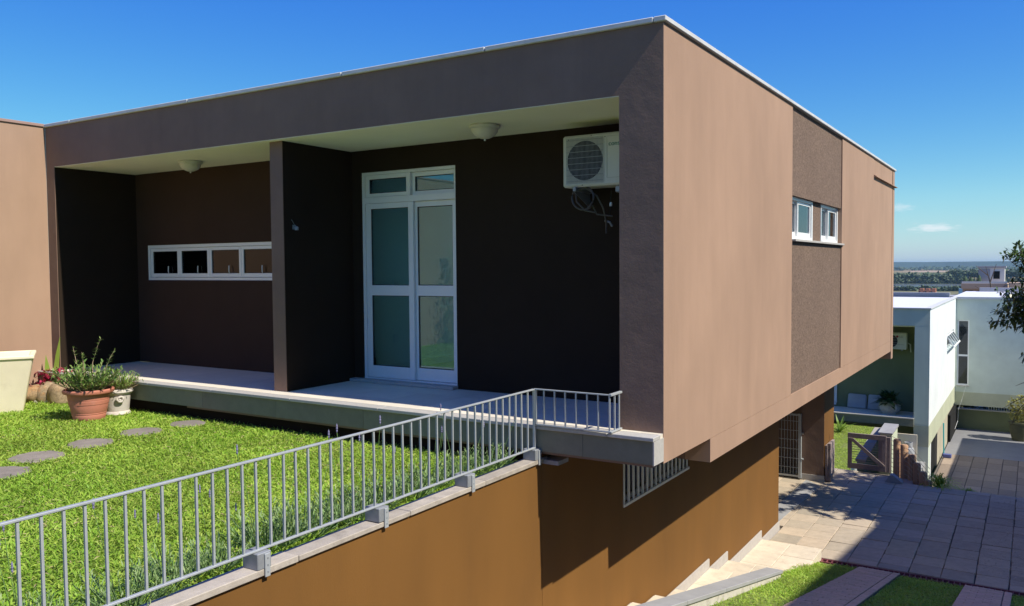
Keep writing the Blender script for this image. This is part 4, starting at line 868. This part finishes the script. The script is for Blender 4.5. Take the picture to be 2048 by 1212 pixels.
# steel railing: along the retaining wall, then along the terrace edge and back to the pillar
RX, RY = -1.12, -.225
rl = thing('railing', 'grey galvanised steel railing along the retaining wall and terrace corner', 'railing', (RX, RY, -.2))
MB().box(RX-.0125, RX+.0125, -11, RY-.013, .316, .328).build('top_rail', M_rail, rl, bevel=.002)
MB().box(RX-.0, -.39, RY-.010, RY+.010, .319, .330).build('top_rail', M_rail, rl, bevel=.002)
MB().box(-.392, -.366, RY-.013, -.02, .316, .335).build('top_rail', M_rail, rl, bevel=.002)
MB().box(RX-.0115, RX+.0115, -11, RY+.012, -.204, -.192).build('bottom_rail', M_rail, rl, bevel=.002)
MB().box(RX+.01, -.39, RY-.010, RY+.010, .006, .018).build('bottom_rail', M_rail, rl, bevel=.002)
MB().box(-.392, -.366, RY-.010, -.02, .006, .02).build('bottom_rail', M_rail, rl, bevel=.002)
MB().box(RX-.012, RX+.010, RY-.012, RY+.012, -.19, .315).build('post', M_rail, rl); MB().box(RX+.013, RX+.024, RY-.010, RY+.010, -.0, .32).build('post', M_rail, rl)
bl = box(-.0062, .0062, -.0062, .0062, -.192, .316).build('baluster', M_rail); blm = bl.data; bpy.data.objects.remove(bl)
rr = random.Random(5)
y = RY-.118; k = 0
while y > -10.9: place('baluster', blm, rl, (rr.uniform(-.002, .002), y-RY, .2), (rr.uniform(-.006, .006), rr.uniform(-.004, .004), 0)); y -= .0996+rr.uniform(-.004, .004)
bl = box(-.006, .006, -.006, .006, .018, .318).build('baluster', M_rail); blm2 = bl.data; bpy.data.objects.remove(bl)
for i in range(7): place('baluster', blm2, rl, (.105*i+.1, 0, .2), (rr.uniform(-.01, .01), rr.uniform(-.006, .006), 0))
for y in (-.15, -.06): place('baluster', blm2, rl, (-.379-RX, y-RY, .2))
for i in range(10):
    y = -.235-1.03*i
    MB().box(-1.205, -1.076, y-.050, y+.050, -.301, -.206).build('mounting_block', M_block, rl, bevel=.004)
    MB().box(-1.0755, -1.066, y-.004, y+.034, -.348, -.214).build('strap', M_rail, rl, bevel=.002)
    for z in (-.24, -.28, -.32): box(-1.066, -1.063, y+.011, y+.019, z-.004, z+.004).build('screw', M_block, rl)
MB().box(-1.10, -.93, -.137, .05, -.355, -.318).build('ledge_plate', M_block, H)

# stepping stones in the lawn
M_sstone = mat('worn_grey_stone', (.235, .205, .175), .9, .15, 7, .3, 50, objvar=.1, speck=.1, stain=((.13, .11, .09), 5, .5))
SS = [(-5.08, -2.78, .25), (-5.45, -2.25, .245), (-5.60, -1.63, .225), (-5.69, -.99, .215), (-5.65, -.43, .20)]
for i, (x, y, rad) in enumerate(SS):
    r = random.Random(30+i); pts = [(x+rad*(1+r.uniform(-.08, .08))*math.cos(a*math.pi/10), y+rad*(1+r.uniform(-.08, .08))*math.sin(a*math.pi/10)) for a in range(20)]
    o = MB().prism(pts, 'z', GL-.03, -.368).build('stepping_stone', M_sstone, bevel=.012, loc=(x, y, GL))
    props(o, ['stepping stone cut by the left edge of the photo, farthest from the terrace', 'second stepping stone from the left photo edge, in the open lawn', 'middle one of the five stepping stones in the lawn', 'fourth stepping stone, right of the terracotta pot', 'stepping stone nearest the terrace edge'][i], 'stepping stone', 'stepping stones across the lawn')

# cream planter at the left edge
t = thing('planter', 'large cream tapered planter cut by the left photo edge', 'planter', (-8.62, -1.0, GL), rotz=R(0))
def frustum(cx, cy, z0, z1, a0, a1, th, rot):
    def ring(a, z): return [(cx+(x*math.cos(rot)-y*math.sin(rot))*a, cy+(x*math.sin(rot)+y*math.cos(rot))*a, z) for x, y in ((-1, -1), (1, -1), (1, 1), (-1, 1))]
    V = ring(a0, z0)+ring(a1, z1-.05)+ring(a1+.02, z1-.045)+ring(a1+.02, z1)+ring(a1-th, z1)+ring(a1-th-.03, z1-.12)
    F = [(i*4+k, i*4+(k+1) % 4, i*4+4+(k+1) % 4, i*4+4+k) for i in range(5) for k in range(4)]+[(3, 2, 1, 0)]
    return V, F
V, F = frustum(-8.62, -1.02, GL, .335, .27, .40, .04, R(-30)); MB().add(V, F).build('pot', M_cream, t, bevel=.012)
V, F = frustum(-8.62, -1.02, .20, .25, .34, .345, .05, R(-30)); MB().add(V[:8], [(4, 5, 6, 7)]).build('soil', M_soil, t)

def shrub_pot(t, m, n, h, w, ln, lw, twig=0, base=.34, lo=-10, hi=75):
    """stems with leaves all along, in the thing's own space"""
    P, Dd = [], []; b = MB()
    for i in range(n):
        a = rng.random()*6.28; rr_ = w*math.sqrt(rng.random()); hh = h*(.45+.55*rng.random())*(1-.35*rr_/w)
        p0 = np.array([.4*rr_*math.cos(a), .4*rr_*math.sin(a), base]); p1 = np.array([rr_*math.cos(a)*1.15, rr_*math.sin(a)*1.15, base+hh])
        k = int(hh/.018); tt = np.linspace(.12, 1, k)[:, None]; pts = p0+(p1-p0)*tt+np.array([0, 0, 1])*0
        P.append(pts); d = rand_dirs(k, lo, hi); Dd.append(d+.6*(p1-p0)/np.linalg.norm(p1-p0))
        b.tube([p0, p0*.5+p1*.5, p1], [.004, .003, .0015], 4)
    P = np.concatenate(P); Dd = np.concatenate(Dd)
    off = ROOT[t.name]
    blades('foliage', P, Dd, ln*(.6+.7*rng.random(len(P))), lw, m, .25, 2, t)
    return b
# terracotta pot
PX_, PY_ = -6.99, -.80
t = thing('potted_plant', 'terracotta pot with grey-green rosemary-like shrub on the lawn', 'potted plant', (PX_, PY_, -.39))
MB().lathe((PX_, PY_, -.39), [(.165, 0), (.175, .012), (.188, .07), (.186, .076), (.192, .088), (.19, .094), (.196, .106), (.226, .245), (.224, .25), (.229, .258), (.226, .263), (.237, .315), (.238, .325), (.275, .328), (.285, .345), (.283, .365), (.27, .376), (.25, .372), (.235, .33), (.22, .2)], 48, cap=False).build('pot', M_terra, t, smooth=True)
MB().lathe((PX_, PY_, -.39), [(.001, .33), (.236, .332)], 32, cap=False).build('soil', M_soil, t)
b = shrub_pot(t, M_leaf, 120, .40, .38, .075, .021)
for x, y, h, dx, dy in ((-.12, -.06, .56, -.05, -.02), (.02, .05, .66, .10, .05), (.16, .12, .52, .10, .07), (-.02, -.04, .5, .02, -.03)):
    b.tube([(x*.6, y*.6, .32), (x, y, .32+h*.55), (x+dx*.6, y+dy*.6, .32+h*.85), (x+dx, y+dy, .32+h)], [.006, .005, .004, .002], 5)
    n = 26; q = rng.random(n); P = np.stack([x+dx*q, y+dy*q, .32+h*(.55+.45*q)], 1); blades('shoot_leaves', P, rand_dirs(n, 10, 70), .055, .011, M_leaf, .25, 2, t)
o = b.build('stems', M_twig, None); o.parent = t
# white urn behind it
UX, UY = -7.04, -.405
t = thing('potted_plant', 'weathered white urn with scroll handle and bright green plant, behind the terracotta pot', 'potted plant', (UX, UY, -.39))
MB().lathe((UX, UY, -.39), [(.142, 0), (.152, .012), (.148, .03), (.133, .05), (.137, .07), (.151, .22), (.154, .245), (.15, .25), (.172, .262), (.186, .285), (.18, .312), (.16, .322), (.148, .30), (.13, .2)], 40, cap=False).build('pot', M_urn, t, smooth=True)
MB().lathe((UX, UY, -.39), [(.001, .292), (.148, .293)], 24, cap=False).build('soil', M_soil, t)
ha = R(-20)
for sgn in (0, math.pi):
    b = MB(); cx_, cy_ = UX+.145*math.cos(ha+sgn), UY+.145*math.sin(ha+sgn); pts = []
    for i in range(20):
        a = R(-200+27*i); q = .042-.0015*i
        pts.append((cx_+(.03+0)*math.cos(ha+sgn)+q*math.cos(a)*(-math.sin(ha+sgn)), cy_+.03*math.sin(ha+sgn)+q*math.cos(a)*math.cos(ha+sgn), -.18+q*math.sin(a)))
    b.tube(pts, .014, 8).build('scroll', M_urn, t, smooth=True)
b = shrub_pot(t, M_leafb, 110, .30, .27, .06, .012, base=.29); o = b.build('stems', M_twig, None); o.parent = t

# bed at the foot of the wing: rocks, spear plant, crimson plants, kerb
for i, (x, y, s, z) in enumerate(((-8.93, -.42, (.20, .17, .14), -.31), (-8.78, -.24, (.24, .18, .17), -.29), (-8.55, -.24, (.19, .16, .19), -.29))):
    bm = bmesh.new(); bmesh.ops.create_icosphere(bm, subdivisions=3, radius=1); r = np.random.default_rng(60+i); ph = r.random(9)*6
    for v in bm.verts:
        c = v.co; k = 1+.10*math.sin(2.3*c.x+ph[0])+.10*math.sin(2.9*c.y+ph[1])+.08*math.sin(3.1*c.z+ph[2])+.04*math.sin(7*c.x+5*c.y+ph[3]); v.co = Vector((c.x*k*s[0], c.y*k*s[1], c.z*k*s[2]))
    me = bpy.data.meshes.new('rock'); bm.to_mesh(me); bm.free(); me.materials.append(M_rock)
    for p in me.polygons: p.use_smooth = True
    o = bpy.data.objects.new('rock', me); COL.objects.link(o); o.location = (x, y, z); o.rotation_euler = (0, 0, i*.9); ROOT[o.name] = Vector((x, y, z))
    props(o, ['smooth ochre rock half hidden by the cream planter', 'rusty brown rock between the other two bed rocks', 'large grey-brown rock beside the terracotta pot'][i], 'rock', 'rocks edging the flower bed')
kb = MB().hexa([(-9.18, -.60, -.42), (-9.13, -.66, -.42), (-8.3, -.20, -.42), (-8.35, -.14, -.42), (-9.18, -.60, -.345), (-9.13, -.66, -.345), (-8.3, -.20, -.345), (-8.35, -.14, -.345)]).build('bed_edging', M_urn, label='thin pale edging strip in front of the bed rocks', loc=(-8.7, -.4, -.4), bevel=.004); kb['category'] = 'edging'
def spear(name, label, loc, dirs, ln, w):
    t = thing(name, label, 'plant', loc); D_ = np.array(dirs, float); n = len(D_)
    blades('leaves', np.tile([0, 0, 0.], (n, 1))+rng.normal(0, .02, (n, 3)), D_, np.array(ln), np.array(w), M_spear, .12, 3, t); return t
spear('spear_plant', 'green spear-leaved plant in the bed beside the cream planter', (-9.0, -.12, -.36), [(.14, .05, 1), (-.12, 0, 1), (-.5, -.2, .8), (.5, .3, .9), (.9, .2, .55), (.2, -.6, .8), (-.1, .5, 1), (1, .5, .35)], [.95, .66, .5, .5, .45, .35, .5, .5], [.10, .085, .05, .03, .025, .05, .05, .02])
spear('spear_plant', 'thin arching grass leaves over the rocks beside the pillar', (-8.62, -.08, -.36), [(.5, .2, .8), (-.6, -.1, .7), (.2, -.6, .7), (.8, -.1, .5), (-.3, .5, .9), (.4, -.4, .9)], [.5, .5, .4, .5, .5, .45], [.02]*6)
for i, (x, y) in enumerate(((-8.96, -.20), (-8.74, -.10))):
    t = thing('crimson_plant', ['crimson-leaved plant above the ochre rock by the cream planter', 'crimson-leaved plant between the spear plant and the pillar'][i], 'plant', (x, y, -.36))
    n = 190; P = rng.normal(0, .085, (n, 3)); P[:, 2] = .14+.24*rng.random(n); blades('leaves', P, rand_dirs(n, -15, 60), .12, .028, M_red, .3, 2, t)
# tall reflected shrub against the wing wall near the street
t = thing('wall_shrub', 'thin tall shrub against the taupe wing wall near the street', 'shrub', (-8.95, -6.7, GL))
b = MB()
for k in range(9):
    a = rng.random()*6.28; q = rng.random()*.3; h = 1.1+1.3*rng.random()*(k < 4)
    b.tube([(0, 0, 0), (q*.5*math.cos(a)*.6, q*.5*math.sin(a), h*.5), (q*.7*math.cos(a), q*math.sin(a), h)], [.012, .008, .003], 5)
o = b.build('stems', M_twig, None); o.parent = t
n = 900; z = rng.random(n)**2*2.2; P = np.stack([rng.normal(0, .11, n)*(1-z*.3), rng.normal(0, .25, n)*(1.2-z*.35), .05+z], 1); blades('foliage', P, rand_dirs(n, -10, 70), .09, .025, M_leaf, .3, 2, t)

# lavender along the retaining wall: three kinds of bush, copied
def lavender(seed, label, loc):
    t = thing('lavender_bush', label, 'lavender', loc, 'lavender bushes along the railing')
    b = shrub_pot(t, M_lav, 80, .27, .25, .048, .0075, base=.0, lo=5, hi=80); o = b.build('stems', M_lav, None); o.parent = t
    for k in range(1+seed):
        a = rng.random()*6.28; q = .12+.12*rng.random(); h = .40+.22*rng.random(); x, y = q*math.cos(a), q*math.sin(a)
        s = MB().tube([(x*.3, y*.3, .05), (x*.7, y*.7, h*.6), (x, y, h)], [.0025, .002, .0018], 4).build('flower_stalk', M_lav, None); s.parent = t
        f = MB().lathe((x, y, h-.005), [(.002, 0), (.006, .01), (.004, .018), (.007, .028), (.005, .036), (.006, .044), (.002, .06)], 7).build('flower_spike', M_lavfl, None); f.parent = s
    return t
def lav_label(i, n): return f'grey-green lavender bush by the railing, number {i} counted from the terrace corner'
names = ['lavender bush at the terrace corner post of the railing', 'lavender bush just left of the corner mounting block', 'tall flowering lavender just before the terrace corner', 'lavender bush beside the second mounting block from the corner', 'lavender bush left of the second mounting block', 'sparse lavender midway between second and third mounting blocks', 'lavender bush beside the third mounting block from the corner', 'lavender bush left of the third mounting block', 'lavender bush midway towards the fourth mounting block', 'lavender bush right beside the fourth mounting block', 'lavender bush left of the fourth mounting block', 'large lavender at the bottom left railing balusters', 'lavender bush at the very bottom left corner of the photo', 'lavender bush beyond the bottom edge of the photo', 'lavender bush farthest towards the street']
protos = [lavender(i, names[i], (-1.47-.05*i, -.42-.36*i, GL)) for i in range(3)]
rr = random.Random(12)
for i in range(3, 13):
    dup(protos[i % 3], (-1.48+rr.uniform(-.08, .06), -.42-.36*i+rr.uniform(-.08, .08), GL), rr.uniform(0, 6.28), names[i], rr.uniform(.85, 1.2))
# strip of bare mulch pebbles along the cap
n = 500; b = MB()
for i in range(n):
    x, y, s = rng.uniform(-1.33, -1.23), rng.uniform(-6, -.15), rng.uniform(.006, .016); b.add([(x-s, y-s, GL), (x+s, y-s*.6, GL), (x+s*.8, y+s, GL), (x-s*.7, y+s*.8, GL), (x, y, GL+s*1.1)], [(0, 1, 4), (1, 2, 4), (2, 3, 4), (3, 0, 4)])
b.build('bed_pebbles', M_rock, kind='stuff', label='small pebbles and mulch between the cap stones and lavender')

# ================================================================== GRASS
def grass(name, label, m, n, sampler, ln=(.035, .075), w=(.005, .009), lo=5, hi=70, seg=2):
    P, keep = sampler(n); P = P[keep]; n = len(P)
    patch = .5+.5*np.sin(P[:, 0]*2.1+1.3*np.sin(P[:, 1]*1.7))*np.sin(P[:, 1]*1.9+np.sin(P[:, 0]*2.7)); rv = np.clip(rng.random(n)**1.6*.75+.45*patch*rng.random(n), 0, 1)
    return blades(name, P, rand_dirs(n, lo, hi), rng.uniform(*ln, n), rng.uniform(*w, n), m, .45, seg, loc=tuple(P.mean(0)), twist=rng.normal(0, .5, n), rndv=rv, kind='stuff', label=label)
def lawn_sampler(n):
    # denser where the lawn is seen, thinner towards the street
    a = int(n*.6); x = np.concatenate([rng.uniform(-9.15, -1.23, a), rng.uniform(-9.15, -1.23, n-a)]); y = np.concatenate([rng.uniform(-5.4, -.08, a), rng.uniform(-9.5, -.5, n-a)])
    keep = np.ones(n, bool); keep[:a] &= (y[:a] > -5.4+ (-1.2-x[:a])*.42)
    for sx, sy, rad in SS: keep &= ((x-sx)**2+(y-sy)**2 > (rad*.86)**2)
    keep &= ~((x-PX_)**2+(y-PY_)**2 < .165**2); keep &= ~((x-UX)**2+(y-UY)**2 < .16**2); keep &= ~((abs(x+8.62) < .27) & (abs(y+1.02) < .27))
    keep &= ~((x < -8.3) & (y > -.62+(x+9.15)*.52))
    bare = np.exp(-(((x+3.2)/.30)**2+((y+.5)/.16)**2)); keep &= rng.random(n) > bare*.85
    keep &= (x < -1.36) | (rng.random(n) < .35)
    keep &= (y < -.2) | (rng.random(n) < .3)
    return np.stack([x, y, np.full(n, GL)+rng.uniform(0, .02, n)], 1), keep
grass('lawn_grass', 'bright green broad-bladed lawn grass of the upper garden', M_grass, 340000, lawn_sampler, (.03, .095), (.005, .011))
M_dry = mat('dry_blade', (.42, .33, .16), .8, .15, 2, attr='rnd', col2=(.55, .46, .24), trans=.15)
def dry_sampler(n):
    P, keep = lawn_sampler(n); x, y = P[:, 0], P[:, 1]
    f = np.sin(x*1.3+2*np.sin(y*.9))+np.sin(y*2.3+x*.7)+np.sin(x*3.1-y*1.9); P[:, 2] += .015
    return P, keep & ((f > 1.1) | (rng.random(n) < .25))
grass('dry_lawn_grass', 'straw-coloured dry blades in patches of the upper lawn', M_dry, 15000, dry_sampler, (.03, .06), (.005, .008), 0, 45)
def drive_sampler(n):
    x = rng.uniform(-.12, 2.9, n); y = rng.uniform(-3.5, 6.82, n)
    keep = ~((x > .44+.02*np.sin(y*9)) & (x < .99)) & ~((x > 1.85) & (x < 2.41)) & ~((x < .05) & (y > 6.5))
    keep &= (y > 3) | (rng.random(n) < .5)
    # tread stones reach over the end of the low wall
    return np.stack([x, y, dz(y)-.05+rng.uniform(0, .01, n)], 1), keep
grass('driveway_grass', 'green grass growing between and beside the paved driveway tracks', M_grass, 90000, drive_sampler, (.04, .09), (.006, .010))
def fringe(n):
    x = rng.normal(-.16, .05, n); y = rng.uniform(4.5, 6.7, n); return np.stack([x, y, dz(y)-.05], 1), np.ones(n, bool)
grass('fringe_grass', 'ragged grass fringe spilling over the stair edge', M_grass, 1500, fringe, (.04, .09), (.006, .010))
def nlawn(n):
    x = rng.uniform(-4.2, -.28, n); y = rng.uniform(13.6, 21.9, n); return np.stack([x, y, np.full(n, -3.8)], 1), (x < -.78-(y-13.45)*.079) & ~((abs(x+1.75) < .25) & (abs(y-18.6) < .35) & (rng.random(n) < .8))
grass('neighbour_lawn_grass', 'bright lawn grass below the neighbour porch', M_grass2, 45000, nlawn, (.06, .11), (.010, .016), seg=1)

# ================================================================== TREE AT THE RIGHT
TX, TY = 3.95, 10.9
tr = thing('garden_tree', 'broad-leaved tree whose dark branches reach in from the right', 'tree', (TX, TY, -3.2))
MB().tube([(TX, TY, -3.3), (TX-.05, TY+.03, -2.2), (TX-.02, TY, -1.0), (TX-.1, TY, -.1)], [.17, .14, .12, .10], 12).build('trunk', M_bark, tr, smooth=True)
lb = MB(); LP, LD = [], []
rt = np.random.default_rng(21)
def branch(p, d, ln, rad, lvl):
    p = np.array(p, float); d = np.array(d, float); d /= np.linalg.norm(d); pts = [p]; n = 4
    for i in range(n):
        d = d+rt.normal(0, .16, 3)+np.array([0, 0, .03]); d /= np.linalg.norm(d); pts.append(pts[-1]+d*ln/n)
    lb.tube(pts, [rad*(1-.7*i/n) for i in range(n+1)], 6 if lvl < 2 else 4)
    if lvl == 3:
        for q in np.linspace(.15, 1, 9):
            c = pts[0]*(1-q)+pts[-1]*q
            k = 8
            LP.append(c+rt.normal(0, .03, (k, 3))); dd = rt.normal(0, 1, (k, 3))+d*.9+np.array([0, 0, -.15]); LD.append(dd)
    else:
        m = [0, 7, 6][lvl] if lvl else 8
        for i in range(m):
            q = .3+.7*rt.random(); c = pts[min(int(q*n), n-1)]; nd = d*.7+rt.normal(0, .75, 3)
            branch(c, nd, ln*(.5+.25*rt.random()), rad*.45, lvl+1)
for az, el, ln in ((180, 12, 1.35), (205, -8, 1.25), (150, -22, 1.1), (170, 45, 1.3), (230, 30, 1.2), (90, 30, 1.2), (20, 35, 1.2), (300, 25, 1.2), (255, -5, 1.2), (180, 75, 1.2), (135, 20, 1.25)):
    a, e = R(az), R(el); branch((TX-.08, TY, -.25+.5*rt.random()), (math.cos(a)*math.cos(e), math.sin(a)*math.cos(e), math.sin(e)), ln*1.3, .05, 1)
lb.build('limbs', M_bark, tr)
P = np.concatenate(LP); Dd = np.concatenate(LD); ok = (P[:, 2] > -.62+.25*np.sin(P[:, 0]*5)) | (P[:, 0] > 3.4); P, Dd = P[ok]-np.array([TX, TY, -3.2]), Dd[ok]; n = len(P)
blades('crown', P, Dd, .085+.05*rt.random(n), .042, M_treeleaf, .2, 2, tr)
# fallen litter on the shaded paving
n = 1100; b = MB()
for i in range(n):
    x, y, s = 2.7-abs(rng.normal(0, .55)), rng.uniform(7.2, 12.2), rng.uniform(.008, .024); a = rng.random()*6; z = CZ+.008
    b.add([(x+s*math.cos(a), y+s*math.sin(a), z), (x+s*.5*math.cos(a+1.6), y+s*.5*math.sin(a+1.6), z+.004), (x-s*math.cos(a), y-s*math.sin(a), z), (x-s*.5*math.cos(a+1.6), y-s*.5*math.sin(a+1.6), z+.004)], [(0, 1, 2, 3)])
b.build('leaf_litter', mat('dry_petal', (.50, .42, .30), .9, .3, 30), kind='stuff', label='dry petals and leaf litter on the shaded paving under the tree')
# bare thin tree far behind the roofs
bt_ = thing('bare_tree', 'leafless thin treetop between the white blocks and the tree crown', 'tree', (-3.2, 160, -20))
b = MB(); b.tube([(-3.2, 160, -20), (-3.3, 160, -6), (-3.9, 160, -2.0), (-4.6, 160, .8)], [.25, .18, .1, .04], 5)
for p, q in (((-3.35, 160, -4.6), (-6.2, 160, -2.6)), ((-3.9, 160, -2.0), (-3.0, 160, 1.2)), ((-4.2, 160, -.8), (-6.1, 160, .9)), ((-3.3, 160, -5.5), (-1.5, 160, -2))): b.tube([p, q], [.1, .03], 4)
b.build('limbs', M_bark, bt_)

# ================================================================== HAZE
hz = MB().box(-6950, 6950, -79.5, 9395, -32.5, 24).build('haze', None, kind='stuff', label='thin blue air haze over the plain')
m = bpy.data.materials.new('air'); m.use_nodes = True; N, L = m.node_tree.nodes, m.node_tree.links; N.clear()
o_ = N.new('ShaderNodeOutputMaterial'); v_ = N.new('ShaderNodeVolumePrincipled'); v_.inputs['Color'].default_value = (.52, .80, 1, 1); v_.inputs['Density'].default_value = .00007; v_.inputs['Anisotropy'].default_value = .2
L.new(v_.outputs[0], o_.inputs['Volume']); hz.data.materials.append(m)
